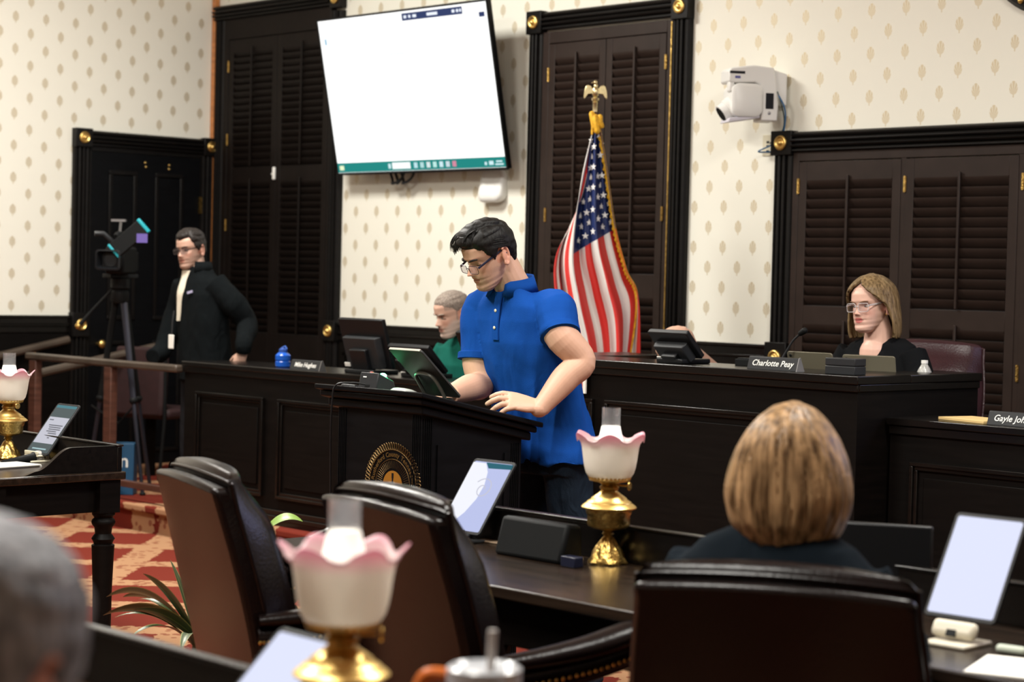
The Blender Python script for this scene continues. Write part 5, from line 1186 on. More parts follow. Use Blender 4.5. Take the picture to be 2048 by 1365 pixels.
def limb(mb, pts, rr, n=28): mb.tube(catmull(pts, 6), [interp(list(zip([i / (len(rr) - 1) for i in range(len(rr))], rr)), k / (6 * (len(pts) - 1))) for k in range(6 * (len(pts) - 1) + 1)], n); return mb
def cloth_mat(name, col, rough=.9, fold=.35, fscale=9, weave=.0, sheen=.0, var=.12):
    m = mat(name, col, rough, spec=.08, sheen=0); nt = m.node_tree; b = nt.nodes['Principled BSDF']; tc = N(nt, 'ShaderNodeTexCoord'); mp = N(nt, 'ShaderNodeMapping'); mp.inputs['Scale'].default_value = (1.3, 1.3, .55); n = N(nt, 'ShaderNodeTexNoise'); n.inputs['Scale'].default_value = fscale; n.inputs['Detail'].default_value = 2; n.inputs['Distortion'].default_value = .8
    n2 = N(nt, 'ShaderNodeTexNoise'); n2.inputs['Scale'].default_value = 320; nt.links.new(tc.outputs['Object'], mp.inputs[0]); nt.links.new(mp.outputs[0], n.inputs['Vector']); nt.links.new(tc.outputs['Object'], n2.inputs['Vector'])
    h = mth(nt, 'ADD', n.outputs[0], mth(nt, 'MULTIPLY', n2.outputs[0], .06)); bp = N(nt, 'ShaderNodeBump'); bp.inputs['Strength'].default_value = fold; bp.inputs['Distance'].default_value = .05; nt.links.new(h, bp.inputs['Height']); nt.links.new(bp.outputs[0], b.inputs['Normal']); return m
def body_part(name, mb, voxel, m_, par, org, smooth=3, k=None, Mh=None):
    me = remesh(mb, voxel, smooth); me.transform(Matrix.Translation(-Vector(org)))
    if k is not None: paint(me, (Matrix.Translation(-Vector(org)) @ Mh).inverted(), k)
    me.materials.append(m_); me.shade_smooth(); o = bpy.data.objects.new(name, me); link(o, par); return o
def person(label, loc, k=None):
    o = thing('person', label, 'person', loc); return o, Vector(loc)
def torso(mb, rings): mb.loft([sring(c, rx, ry) for c, rx, ry in rings]); return mb
def wrinkle(ob, amp, sc, seed=0.0, zs=.5, extra=None):
    me = ob.data; n_ = len(me.vertices); co = [0.0] * (3 * n_); no = [0.0] * (3 * n_)
    me.vertices.foreach_get('co', co); me.vertices.foreach_get('normal', no)
    for i in range(n_):
        x, y, z = co[3 * i:3 * i + 3]; d = amp * (noise.noise(Vector((x * sc + seed, y * sc, z * sc * zs))) + .5 * noise.noise(Vector((x * sc * 2.3, y * sc * 2.3 + seed, z * sc * 1.1))))
        if extra: d += extra(x, y, z)
        for k in range(3): co[3 * i + k] += no[3 * i + k] * d
    me.vertices.foreach_set('co', co); me.update()
def eyes(Mh, par, org, iris=(.05, .03, .02), look=0.0, op=1.0):
    for s_ in (-1, 1):
        c = Vector((s_ * .031, -.0655, .0)); e = part('eye', MB().ell(Mh @ c - org, (.0125, .0115, .0075 * op), Mh.to_3x3(), n=16, m=10), mat('eye_white', (.62, .58, .54), .25), par)
        part('iris', MB().ell(Mh @ (c + Vector((look, -.0092, -.0005))) - org, (.0052, .0035, .0052 * min(1, op * 1.1)), Mh.to_3x3(), n=12, m=6), mat('iris', iris, .2), e)
        part('eyelid', MB().tube([Mh @ (c + Vector((x * .0145, -.0085 + abs(x) ** 2 * .010, .0062 * op * (1 - x * x) ** .8 - .001))) - org for x in [-1 + q / 5 for q in range(11)]], [.0012 + .0018 * (1 - (q / 5 - 1) ** 2) for q in range(11)], 6), mat('lid', (.20, .09, .065), .6), par)
def brows(Mh, par, org, m_, th=.0030, z0=.0165, tilt=0.0):
    for s_ in (-1, 1):
        part('eyebrow', MB().tube([Mh @ Vector((s_ * (.014 + .036 * q), -.0985 + .016 * q ** 2 + .002, z0 + .005 * sin(q * 2.2) + tilt * (q - .5))) - org for q in [i / 8 for i in range(9)]], [th * (.6 + .8 * sin(.5 + i / 8 * 2.2)) for i in range(9)], 6, flat=.8), m_, par)
def glasses(Mh, par, org, m_, w_=.026, h_=.018, drop=0.0, rim=.0012, thick=None, yoff=-.1005, temple=None, top_only=False, pitchg=0.0):
    G = Mh @ Matrix.Translation((0, yoff, -.004 - drop)) @ Matrix.Rotation(pitchg, 4, 'X'); root = None; mb = MB(); cx_ = .0335
    for s_ in (-1, 1):
        P = [G @ Vector((s_ * cx_ + x, .006 * (abs(s_ * cx_ + x) / .06) ** 2, z)) - org for x, z in rrect(w_, h_, .010)]; P.append(P[0]); mb.tube(P, rim, 6, cap=False)
    mb.tube([G @ Vector((x, -.003 + .001, .004 + .003 * (1 - (x / .009) ** 2))) - org for x in (-.009, -.004, 0, .004, .009)], rim * 1.2, 6); root = part('eyeglasses', mb, m_, par)
    for s_ in (-1, 1):
        part('lens', MB().prism([(x, z) for x, z in rrect(w_ - .001, h_ - .001, .010)], .0008, Matrix.Translation(-org) @ G @ Matrix.Translation((s_ * cx_, .002, 0)) @ Matrix.Rotation(pi / 2, 4, 'X')), M['lens'], root)
        a = G @ Vector((s_ * (cx_ + w_ + .003), .008, h_ * .45)); b_ = Mh @ Vector((s_ * .0755, .014, .016)); c_ = Mh @ Vector((s_ * .072, .034, -.006)); part('temple_arm', MB().tube([a - org, a.lerp(b_, .5) - org, b_ - org, c_ - org], (thick or rim) * 1.3, 8, flat=1.7), temple or m_, root)
    return root
M['lens'] = thin_glass('spectacle_lens', (.8, .82, .86), .95)

# ---- man in the blue polo shirt at the lectern
PK = dict(skin=(.60, .355, .25), lids=True, beard=((.20, .125, .10), .32), nose=1.05)
P1, o1 = person('man in blue polo shirt and glasses reading at the lectern', (6.97, -3.36, 0))
MH = headM(Vector((6.928, -3.655, 1.640)), rad(-11), rad(27), rad(3), .985)
Lsh, Lel, Lwr = Vector((7.125, -3.515, 1.462)), atd(1163, 722, 7.13), atd(1080, 818, 7.06)
Rsh, Rel, Rwr = Vector((6.765, -3.535, 1.455)), atd(962, 768, 7.38), Vector((6.915, -3.815, 1.135))
sk = MB(); head_mb(sk, MH, PK)
sk.tube(catmull([(6.945, -3.50, 1.47), (6.943, -3.555, 1.535), MH @ Vector((0, .035, -.05)), MH @ Vector((0, .03, 0))], 5), [.072, .071, .069, .067, .066, .065, .064, .063, .062, .061, .06, .06, .058, .056, .05, .04], 20)
LH = atd(1120, 668, 7.13); RH = atd(955, 716, 7.42)
limb(sk, [Lsh, LH, Lel, Lel.lerp(Lwr, .38) + Vector((0, 0, .004)), Lwr], [.056, .061, .052, .050, .033]); limb(sk, [Rsh, RH, Rel, Rel.lerp(Rwr, .35), Rwr], [.054, .058, .050, .050, .034])
sk.ell(Lwr + (Lel - Lwr) * -.02 + Vector((0, 0, .002)), (.034, .032, .030))
tipL = atd(1000, 824, 7.04)
hand_mb(sk, Lwr + Vector((-.005, 0, .006)), (tipL - Lwr) + Vector((0, 0, .040)), (.45, -.55, 1), 1, [(.22, .42, .2), (.28, .45, .2), (.34, .48, .22), (.40, .5, .25)], .16, 1.16, (.5, .3))
hand_mb(sk, Rwr, Vector((-.02, -.10, -.012)), (0, -.25, 1), -1, [(.25, .4, .3)] * 4, .06, .98)
body_part('body', sk, .0027, M['skinp'], P1, o1, 3, PK, MH)
polo = cloth_mat('blue_polo_knit', (.0065, .058, .285), .9, .30, 7, sheen=.25)
SHC = [((6.985, -3.375, .885), .212, .150), ((6.985, -3.385, .93), .206, .148), ((6.978, -3.40, 1.02), .196, .142), ((6.97, -3.43, 1.12), .192, .142), ((6.962, -3.455, 1.22), .196, .146), ((6.955, -3.485, 1.32), .200, .142), ((6.95, -3.505, 1.40), .200, .126), ((6.948, -3.520, 1.452), .182, .104), ((6.946, -3.53, 1.488), .135, .086), ((6.945, -3.54, 1.515), .088, .074), ((6.944, -3.545, 1.53), .074, .068)]
sh = MB(); torso(sh, SHC)
for S_, H_, E_ in ((Lsh, LH, Lel), (Rsh, RH, Rel)):
    ax = (H_ - S_).normalized(); inner = Vector((6.95, -3.52, 1.42)); sh.tube(catmull([S_.lerp(inner, .45), S_ + Vector((0, 0, -.012)), S_.lerp(H_, .5), H_ - ax * .022, H_ - ax * .018, H_ + ax * .006], 4), [.070] * 5 + [.074] * 4 + [.072] * 4 + [.071] * 4 + [.073] * 4, 22)
ob = body_part('polo_shirt', sh, .005, polo, P1, o1, 5)
def drape(x, y, z):                                         # folds falling from the chest to a loose hem
    X, Y, Z = x + o1.x, y + o1.y, z + o1.z
    if Z > 1.34 or abs(X - 6.97) > .25: return 0
    q = sstep(1.34, 1.0, Z); ang = math.atan2(Y + 3.42, X - 6.97); return q * (.020 * (.5 - abs(sin(ang * 3.5 + Z * 2.2 + .6))) + .010 * (.5 - abs(sin(ang * 6.5 - Z * 3.1))))
wrinkle(ob, .012, 8, 3.1, .8, drape)
# collar, placket, buttons, cuffs
col = MB(); rings = []
for j in range(29):
    a = -rad(158) + rad(316) * j / 28; c = Vector((6.944, -3.548, 1.53)); ca, sa = sin(a), cos(a)
    up = .034 * (.5 + .5 * cos(a)) + .010; tilt_ = Vector((0, -.014 * 0, 0))
    p0 = c + Vector((.078 * ca, .070 * sa, -.016)); p1 = c + Vector((.073 * ca, .066 * sa, up * .9)); p2 = c + Vector((.080 * ca, .072 * sa, up)); p3 = c + Vector((.103 * ca, .094 * sa, -.026 - .020 * (1 - (.5 + .5 * cos(a)))))
    rings.append([p0 - o1, p1 - o1, p2 - o1, p3 - o1, p3.lerp(p2, .15) - o1 - Vector((.004 * ca, .004 * sa, 0))])
col.loft(rings); cc = part('collar', col, polo, P1, angle=180)
def chest(x, z):                                            # front of the shirt at height z
    tab = sorted([(c[2], (c[1], rx, ry, c[0])) for c, rx, ry in SHC]); 
    for (z0, A), (z1, B) in zip(tab, tab[1:]):
        if z0 <= z <= z1: t = (z - z0) / (z1 - z0); cy, rx, ry, cx = [A[i] + (B[i] - A[i]) * t for i in range(4)]; u = min(.95, abs(x - cx) / rx); return cy - ry * (1 - u ** 2.2) ** .45
    return -3.6
pm = MB(); rings = []
for i in range(13):
    z = 1.505 - i * .0145; y = chest(6.95, z) - .004; rings.append([Vector((6.932, y, z)) - o1, Vector((6.934, y - .005, z)) - o1, Vector((6.964, y - .005, z)) - o1, Vector((6.966, y, z)) - o1])
pm.loft(rings); pk = part('placket', pm, polo, P1)
for z in (1.437, 1.375): part('button', MB().ell(Vector((6.949, chest(6.95, z) - .011, z)) - o1, (.0062, .0022, .0062), n=14, m=6), M['offwhite'], pk)
for S_, H_ in ((Lsh, LH), (Rsh, RH)): ax = (H_ - S_).normalized(); part('cuff', MB().tube([H_ - ax * .017 - o1, H_ - ax * .014 - o1, H_ + ax * .008 - o1, H_ + ax * .009 - o1], [.0705, .0740, .0740, .069], 28), polo, P1)
dn = cloth_mat('dark_denim', (.010, .017, .028), .8, .4, 14, sheen=.05); jn = MB(); torso(jn, [((6.985, -3.37, .84), .178, .128), ((6.985, -3.375, .92), .182, .13), ((6.98, -3.39, 1.0), .17, .12)])
limb(jn, [(7.07, -3.37, .90), (7.09, -3.34, .50), (7.10, -3.27, .06)], [.098, .086, .078, .066, .064]); limb(jn, [(6.89, -3.37, .90), (6.85, -3.30, .50), (6.82, -3.17, .06)], [.098, .086, .078, .066, .064])
ob = body_part('jeans', jn, .007, dn, P1, o1, 4); wrinkle(ob, .006, 14, 8)
def shoe(par, org, c, rz, m_):
    mb = MB(); R = Matrix.Rotation(rz, 4, 'Z'); rings = []
    for (z, k, sx_) in ((0, .97, 1), (.018, 1, 1), (.03, .96, .98), (.055, .8, .86), (.08, .55, .62), (.10, .44, .5)): rings.append([Vector(c) + R @ Vector((.046 * k * cos(t), (-.06 if z < .05 else -.06 + (z - .05) * 1.2) + .145 * sx_ * sin(t), z)) - org for t in [2 * pi * i / 24 for i in range(24)]])
    mb.loft(rings); return part('shoe', mb, m_, par, angle=60)
shoe(P1, o1, (7.10, -3.28, .002), 0, M['blackm']); shoe(P1, o1, (6.82, -3.18, .002), -.2, M['blackm'])
hb = hair_mat('black_hair', (.0022, .002, .0019), (.011, .010, .009), (9, 60, 20), .5)
def t_man(a, z, p):
    d = abs(a); x, y = p.x, p.y
    line = interp([(0, .062), (.6, .060), (.95, .046), (1.15, .018), (1.33, -.008), (1.45, .004), (1.62, .028), (1.88, .024), (2.1, -.012), (2.4, -.058), (pi, -.066)], d)
    if z < line: return -.010 + .008 * max(0, 1 - (line - z) / .006)
    ed = sstep(line, line + .018, z); top = sstep(.045, .09, z)
    t = lerp(.009, .019, top) + .006 * sstep(1.6, 2.6, d) * (1 - top)
    if x < .02 and y < -.01: t += .008 * top * sstep(.0, .05, -y)
    g_ = math.exp(-((x - (.036 + .004 * sin(y * 40))) / .0055) ** 2) * sstep(.05, .075, z) * (1 if y < .06 else 0); t -= .014 * g_
    st = noise.noise(Vector((x * 8, y * 75, z * 25))) * top + noise.noise(Vector((x * 20, y * 30 + z * 30, z * 55))) * (1 - top)
    return max(.002, (t + .0032 * st) * ed + .001)
hs = hair_shell('hair', MH, t_man, hb, P1, o1)
def strands(par, Mh, org, paths, m_, r=.003):
    mb = MB()
    for pts in paths:
        q = catmull(pts, 5); mb.tube([Mh @ p - org for p in q], [r * (.5 + .8 * sin(pi * min(1, .12 + .8 * i / len(q)))) * (1 - .7 * (i / len(q)) ** 3) for i in range(len(q))], 6, flat=.6)
    o_ = part('hair_locks', mb, m_, par, angle=180); o_['kind'] = 'stuff'; return o_
random.seed(11); paths = []
for i in range(90):                                         # combed from the parting over the forehead to his right
    y = lerp(-.082, .03, i / 89) + random.uniform(-.003, .003); zt = .124 - max(0, -y - .02) * .42 - max(0, y) * .15; e = random.uniform(.8, 1.0)
    paths.append([Vector((.034, y + .012, zt - .010)), Vector((.008, y + .002, zt + .010)), Vector((-.028 * e, y - .008, zt + .005)), Vector((-.060 * e, y - .014, zt - .024 - random.uniform(0, .008))), Vector((-.076 * e, y - .016 + .01 * (y > 0), zt - .054 - random.uniform(0, .01)))])
for i in range(34):                                         # fringe lifted off the brow
    x = lerp(.026, -.058, i / 33); paths.append([Vector((x + .022, -.040, .122)), Vector((x + .008, -.075, .113)), Vector((x - .004, -.099, .092 - random.uniform(0, .006))), Vector((x - .014, -.108, .071 - random.uniform(0, .010) - .006 * (x < -.02)))])
for i in range(34):                                         # side and nape, brushed back
    z = lerp(.092, .038, i / 33) + random.uniform(-.003, .003); y0 = lerp(-.045, -.03, i / 33)
    X = lambda yy, zz: .008 + interp(HALF, max(-.1, zz)) * (1 - ((yy - .005) / .112) ** 2) ** .5 if abs(yy) < .11 else .02
    paths.append([Vector((X(y0, z), y0, z)), Vector((X(y0 + .035, z - .006) + .003, y0 + .035, z - .006)), Vector((X(y0 + .07, z - .018) + .003, y0 + .07, z - .018)), Vector((X(.092, z - .04), .092, z - .040))])
strands(P1, MH, o1, paths, hb, .0021)
brows(MH, P1, o1, hb, .0036, .0150)
for s_ in (-1, 1): part('lash_line', MB().tube([MH @ Vector((s_ * .031 + x * .0145, -.0770 + abs(x) ** 2 * .007, -.0050 - .002 * (1 - x * x))) - o1 for x in [-1 + q / 5 for q in range(11)]], .0011, 6), hb, P1)
glasses(MH, P1, o1, mat('dark_blue_frame', (.012, .012, .03), .3), .0255, .0155, .010, .0011, .0019, -.1035, pitchg=rad(-4))

# ---- man in green seated at the lower bench
K = dict(skin=(.58, .36, .27), lids=True, beard=((.50, .44, .39), .62), buzz=((.27, .21, .17), .7), cheek=.002)
P, og = person('grey bearded man in a green shirt seated at the lower bench', (4.42, -1.33, DZ))
hc = atd(906, 628, 10.55); Mh = headM(hc, rad(-12), rad(16), rad(2), 1.03); ch = Vector((hc.x + .02, hc.y + .12, .06))
sk = MB(); head_mb(sk, Mh, K); sk.tube([ch + Vector((0, 0, 1.16)), ch + Vector((0, -.02, 1.24)), Mh @ Vector((0, .03, -.05))], [.075, .07, .064], 18)
for s_ in (-1, 1): w_ = ch + Vector((s_ * .10, -.36, .925)); limb(sk, [ch + Vector((s_ * .14, 0, 1.12)), ch + Vector((s_ * .235, -.10, .95)), w_ - Vector((0, -.1, 0)), w_], [.04, .045, .04, .03]); hand_mb(sk, w_, (-.3 * s_, -1, 0), (0, 0, 1), -s_, [(.3, .4, .3)] * 4, .06)
body_part('body', sk, .0042, M['skinp'], P, og, 2, K, Mh)
gs = MB(); torso(gs, [(ch + Vector((0, .03, .62)), .20, .15), (ch + Vector((0, .01, .85)), .21, .15), (ch + Vector((0, -.01, 1.03)), .215, .135), (ch + Vector((0, -.005, 1.12)), .20, .11), (ch + Vector((0, 0, 1.165)), .14, .09), (ch + Vector((0, -.005, 1.20)), .085, .078)])
for s_ in (-1, 1): limb(gs, [ch + Vector((s_ * .17, 0, 1.10)), ch + Vector((s_ * .235, -.04, .98)), ch + Vector((s_ * .245, -.10, .93))], [.085, .075, .068])
grn_ = cloth_mat('green_polo', (.008, .095, .070), .9, .3, 8); body_part('green_shirt', gs, .007, grn_, P, og, 4)
cr = [[ch + Vector((sin(a) * r, -.005 + cos(a) * r * .92, z)) - og for r, z in ((.084, 1.185), (.078, 1.235), (.084, 1.238), (.105, 1.185))] for a in [rad(-155 + 310 * j / 24) for j in range(25)]]
part('collar', MB().loft(cr), grn_, P, angle=180)
lg_ = MB(); 
for s_ in (-1, 1): limb(lg_, [ch + Vector((s_ * .10, .06, .66)), ch + Vector((s_ * .11, -.22, .64)), ch + Vector((s_ * .11, -.34, .58)), ch + Vector((s_ * .11, -.33, .24))], [.10, .085, .07, .05])
body_part('trousers', lg_, .010, cloth_mat('charcoal_trousers', (.02, .02, .022)), P, og, 3)
ghm = hair_mat('cropped_grey_hair', (.17, .135, .11), (.30, .25, .21), (40, 40, 40), .7)
def t_buzz(a, z, p):
    d = abs(a); line = interp([(0, .070), (.5, .066), (.9, .052), (1.15, .045), (1.45, .02), (1.75, .03), (2.2, .0), (pi, -.02)], d)
    return -.004 if z < line else lerp(.0005, .006, sstep(line, line + .03, z)) + .0012 * noise.noise(p * 130)
hair_shell('hair', Mh, t_buzz, ghm, P, og, 60, 90); gb = mat('grey_brow', (.30, .26, .22), .7); brows(Mh, P, og, gb, .0028)
for s_ in (-1, 1): part('lash_line', MB().tube([Mh @ Vector((s_ * .031 + x * .0145, -.0770 + abs(x) ** 2 * .007, -.0045 - .002 * (1 - x * x))) - og for x in [-1 + q / 5 for q in range(11)]], .0012, 6), mat('lash', (.06, .035, .03), .6), P)

# ---- woman at the tall bench
K = dict(skin=(.68, .42, .33), lip=(.52, .10, .10), socket=.35, nose=.85)
P, og = person('woman in black with clear glasses and light brown bob at the bench', (7.02, -1.30, .34))
hc = atd(1742, 612, 8.72); Mh = headM(hc, rad(-2), rad(2), rad(-3), .98); ch = Vector((hc.x + .015, hc.y + .06, .035))
sk = MB(); head_mb(sk, Mh, K); sk.tube([ch + Vector((0, -.02, 1.24)), ch + Vector((0, -.02, 1.33)), Mh @ Vector((0, .03, -.06)), Mh @ Vector((0, .03, -.02))], [.068, .060, .057, .056], 18); sk.ell(ch + Vector((0, -.05, 1.225)), (.07, .055, .078))
for s_ in (-1, 1): w_ = ch + Vector((s_ * .12, -.30, 1.085)); limb(sk, [ch + Vector((s_ * .10, -.02, 1.22)), ch + Vector((s_ * .215, -.02, 1.12)), ch + Vector((s_ * .225, -.12, 1.085)), w_], [.035, .035, .03, .026]); hand_mb(sk, w_, (-.5 * s_, -1, -.05), (0, 0, 1), -s_, [(.3, .4, .3)] * 4, .06, .9)
body_part('body', sk, .0034, M['skinp'], P, og, 2, K, Mh)
tp = MB(); torso(tp, [(ch + Vector((0, .05, .80)), .17, .13), (ch + Vector((0, .03, 1.0)), .175, .125), (ch + Vector((0, 0, 1.14)), .19, .12), (ch + Vector((0, .005, 1.22)), .19, .10), (ch + Vector((0, .012, 1.27)), .16, .08), (ch + Vector((0, .022, 1.30)), .10, .055)])
for s_ in (-1, 1): limb(tp, [ch + Vector((s_ * .155, .005, 1.23)), ch + Vector((s_ * .225, -.02, 1.12)), ch + Vector((s_ * .235, -.12, 1.075)), ch + Vector((s_ * .13, -.27, 1.09))], [.07, .062, .055, .042])
bk_ = cloth_mat('black_knit', (.006, .0065, .0075), .9, .3, 8)
me = remesh(tp, .006, 3)
bm = bmesh.new(); bm.from_mesh(me); dele = []
for f in bm.faces:                                          # open V neckline
    c = f.calc_center_median() - ch
    if c.y < -.02 and c.z > 1.165 + abs(c.x) * 2.4 and abs(c.x) < .055: dele.append(f)
    elif c.z > 1.294 and abs(c.x) < .06 and c.y < .03: dele.append(f)
bmesh.ops.delete(bm, geom=dele, context='FACES'); bm.to_mesh(me); bm.free(); me.transform(Matrix.Translation(-og)); me.materials.append(bk_); me.shade_smooth(); link(bpy.data.objects.new('black_top', me), P)
lg_ = MB()
for s_ in (-1, 1): limb(lg_, [ch + Vector((s_ * .09, .06, .85)), ch + Vector((s_ * .10, -.22, .83)), ch + Vector((s_ * .10, -.34, .77)), ch + Vector((s_ * .10, -.33, .42))], [.10, .085, .065, .045])
body_part('trousers', lg_, .010, cloth_mat('black_trousers', (.008, .008, .009)), P, og, 3)
nk = [ch + Vector((.082 * sin(a), -.045 - .055 * cos(a) - .012 * (1 + cos(a)) * .5, 1.268 - .062 * (.5 + .5 * cos(a)))) - og for a in [rad(-115 + 230 * j / 40) for j in range(41)]]
mbn = MB()
for i, p in enumerate(nk): mbn.ell(p, (.0042, .0042, .0026) if i % 2 else (.0028, .0028, .0042), n=8, m=5)
nkp = part('necklace', mbn, M['brass'], P); nkp['kind'] = 'stuff'
def ctab(tab, x):                                           # smooth (Catmull-Rom) table look-up, tab ascending in x
    if x <= tab[0][0]: return tab[0][1]
    if x >= tab[-1][0]: return tab[-1][1]
    i = max(k for k in range(len(tab) - 1) if tab[k][0] <= x); p = [tab[min(max(j, 0), len(tab) - 1)][1] for j in (i - 1, i, i + 1, i + 2)]; t = (x - tab[i][0]) / (tab[i + 1][0] - tab[i][0])
    return .5 * (2 * p[1] + (p[2] - p[0]) * t + (2 * p[0] - 5 * p[1] + 4 * p[2] - p[3]) * t * t + (3 * p[1] - p[0] - 3 * p[2] + p[3]) * t ** 3)
def bob(name, Mh, par, org, m_, a0tab, W, D, bottom, seed=0.0, thick=.012, na=150, nz=80, sweep=0.0, yc=.012, ztop=.135, locks=0):
    """shoulder-length hair: a curtain round the skull, open over the face; W and D give half width and half depth by height"""
    def surf(a, z, t, st=1.0):
        zz = z + .010 * noise.noise(Vector((a * 9, seed, 1))) * sstep(.6, 1, t); w_, d_ = ctab(W, z), ctab(D, z)
        k = 1 + st * (.022 * noise.noise(Vector((a * 7 + z * 4, z * 3, seed))) + .016 * noise.noise(Vector((a * 26 + z * 9, z * 5, seed + 3))) + .008 * noise.noise(Vector((a * 70, z * 8, seed + 5)))); sw = sweep * sstep(.02, bottom, z)
        return Vector((w_ * sin(a) * k + sw * cos(a) * 0, yc - d_ * cos(a) * k, zz))
    def f(s, t):
        z = lerp(ztop - .0005, bottom, 1 - (1 - t) ** 1.25 if False else t ** 1.35); a0 = interp(a0tab, z); a = lerp(a0, 2 * pi - a0, s); return Mh @ surf(a, z, t) - org
    ob = part(name, MB().grid(f, na, nz), m_, par, angle=180, fixn=False); md = ob.modifiers.new('thick', 'SOLIDIFY'); md.thickness = thick; md.offset = -1
    if locks:
        rnd = random.Random(5); mb = MB()
        for i in range(locks):
            s0 = rnd.random(); t0 = rnd.uniform(.05, .45); t1 = min(1.03, t0 + rnd.uniform(.35, .7)); pts = []
            for q in range(9):
                t = lerp(t0, t1, q / 8); z = lerp(ztop - .0005, bottom, t ** 1.35); a0 = interp(a0tab, z); a = lerp(a0, 2 * pi - a0, s0 + .012 * sin(q * .7 + i)); p = surf(a, z, t) * 1.0; n_ = Vector((p.x, p.y - yc, 0)); n_ = n_.normalized() if n_.length > 1e-6 else n_; pts.append(Mh @ (p + n_ * .002) - org)
            r = rnd.uniform(.0016, .0034); mb.tube(pts, [r * (.25 + sin(pi * min(1, .1 + q / 8 * .85))) for q in range(9)], 5, flat=.6)
        lo = part('hair_locks', mb, m_, par, angle=180); lo['kind'] = 'stuff'
    return ob
hw_ = hair_mat('light_brown_hair', (.075, .045, .018), (.26, .175, .085), (30, 30, 2.5), .42)
bob('hair', Mh, P, og, hw_, [(-.2, 1.42), (-.08, 1.42), (-.03, 1.36), (.0, 1.24), (.03, 1.0), (.055, .72), (.075, .45), (.095, .18), (.115, .02), (.135, 0)], [(-.15, .108), (-.12, .116), (-.07, .117), (-.02, .108), (.03, .099), (.07, .088), (.1, .068), (.122, .040), (.135, .002)], [(-.15, .085), (-.12, .098), (-.06, .108), (0, .114), (.04, .115), (.075, .105), (.1, .082), (.122, .048), (.135, .002)], -.14, 2.0, locks=220)
eyes(Mh, P, og, (.06, .06, .06), -.003, .85); brows(Mh, P, og, mat('soft_brow', (.20, .11, .06), .7), .0022)
glasses(Mh, P, og, mat('clear_acetate', (.82, .78, .78), .2, trans=.5), .0255, .0185, .002, .0017, .0017, -.1005)
for s_ in (-1, 1): part('earring', MB().ell(Mh @ Vector((s_ * .078, .008, -.040)) - og, (.004, .004, .006)), M['brass'], P)

# ---- bald man bent over the bench
K = dict(skin=(.62, .375, .27), lids=True, nose=1.0)
P, og = person('bald man bending down behind the bluish tilted monitor', (5.85, -1.05, .34))
hc = atd(1357, 702, 9.55); Mh = headM(hc, rad(-22), rad(34), 0, 1.04); ch = Vector((5.88, -1.18, 0)); sk = MB(); head_mb(sk, Mh, K); sk.tube([ch + Vector((0, .02, 1.08)), ch + Vector((-.01, -.06, 1.14)), Mh @ Vector((0, .035, -.05))], [.075, .068, .06], 16)
body_part('body', sk, .0045, M['skinp'], P, og, 2, K, Mh); gs = MB(); torso(gs, [(ch + Vector((0, .14, .80)), .19, .14), (ch + Vector((0, .08, .95)), .20, .14), (ch + Vector((0, .03, 1.05)), .19, .11), (ch + Vector((0, .02, 1.10)), .12, .085), (ch + Vector((0, .01, 1.12)), .08, .07)])
for s_ in (-1, 1): limb(gs, [ch + Vector((s_ * .16, .04, 1.05)), ch + Vector((s_ * .24, -.02, .98)), ch + Vector((s_ * .20, -.14, 1.08))], [.08, .07, .055])
body_part('dark_shirt', gs, .009, cloth_mat('dark_shirt', (.012, .012, .016)), P, og, 4)
lg_ = MB()
for s_ in (-1, 1): limb(lg_, [ch + Vector((s_ * .10, .14, .84)), ch + Vector((s_ * .11, -.08, .83)), ch + Vector((s_ * .11, -.16, .78)), ch + Vector((s_ * .11, -.15, .42))], [.10, .085, .07, .05])
body_part('trousers', lg_, .011, cloth_mat('navy_trousers', (.01, .011, .016)), P, og, 3)
brows(Mh, P, og, gb, .0025)

# ---- camera operator
K = dict(skin=(.48, .29, .215), beard=((.16, .115, .095), .35), socket=.7)
P, og = person('man with glasses in a black jacket standing beside the tripod', (2.20, -1.50, DZ))
hc = atd(382, 500, 12.1); Mh = headM(hc, rad(12), rad(5), rad(-4), .98); ch = Vector((hc.x + .032, hc.y + .045, .055)); S_L = atd(440, 572, 11.95); E_L = atd(494, 648, 12.0); W_L = atd(488, 706, 11.85)
sk = MB(); head_mb(sk, Mh, K); sk.tube([ch + Vector((0, -.02, 1.46)), ch + Vector((-.01, -.02, 1.53)), Mh @ Vector((0, .03, -.06)), Mh @ Vector((0, .02, -.02))], [.06, .055, .054, .054], 16); limb(sk, [ch + Vector((.10, 0, 1.42)), S_L.lerp(E_L, .45), E_L, W_L + Vector((0, 0, .06)), W_L], [.03, .03, .03, .026, .025]); hand_mb(sk, W_L, (-.12, -.12, -.35), (1, -.6, .2), 1, [(.2, .3, .2)] * 4, .05, .9)
body_part('body', sk, .0042, M['skinp'], P, og, 2, K, Mh)
jk = MB(); c0 = ch
torso(jk, [(c0 + Vector((.06, .02, .84)), .185, .14), (c0 + Vector((.06, .01, 1.0)), .18, .135), (c0 + Vector((.045, 0, 1.2)), .185, .13), (c0 + Vector((.02, -.005, 1.36)), .195, .12), (c0 + Vector((.01, -.005, 1.44)), .17, .10), (c0 + Vector((0, -.005, 1.485)), .11, .085), (c0 + Vector((-.005, -.008, 1.53)), .078, .076)])
limb(jk, [c0 + Vector((.15, 0, 1.42)), S_L.lerp(E_L, .45), E_L, W_L + Vector((0, 0, .06)), W_L + Vector((0, 0, .005))], [.085, .078, .066, .052, .044]); limb(jk, [c0 + Vector((-.14, 0, 1.42)), c0 + Vector((-.22, -.02, 1.22)), c0 + Vector((-.20, -.12, 1.02)), c0 + Vector((-.13, -.24, .98))], [.082, .07, .06, .048])
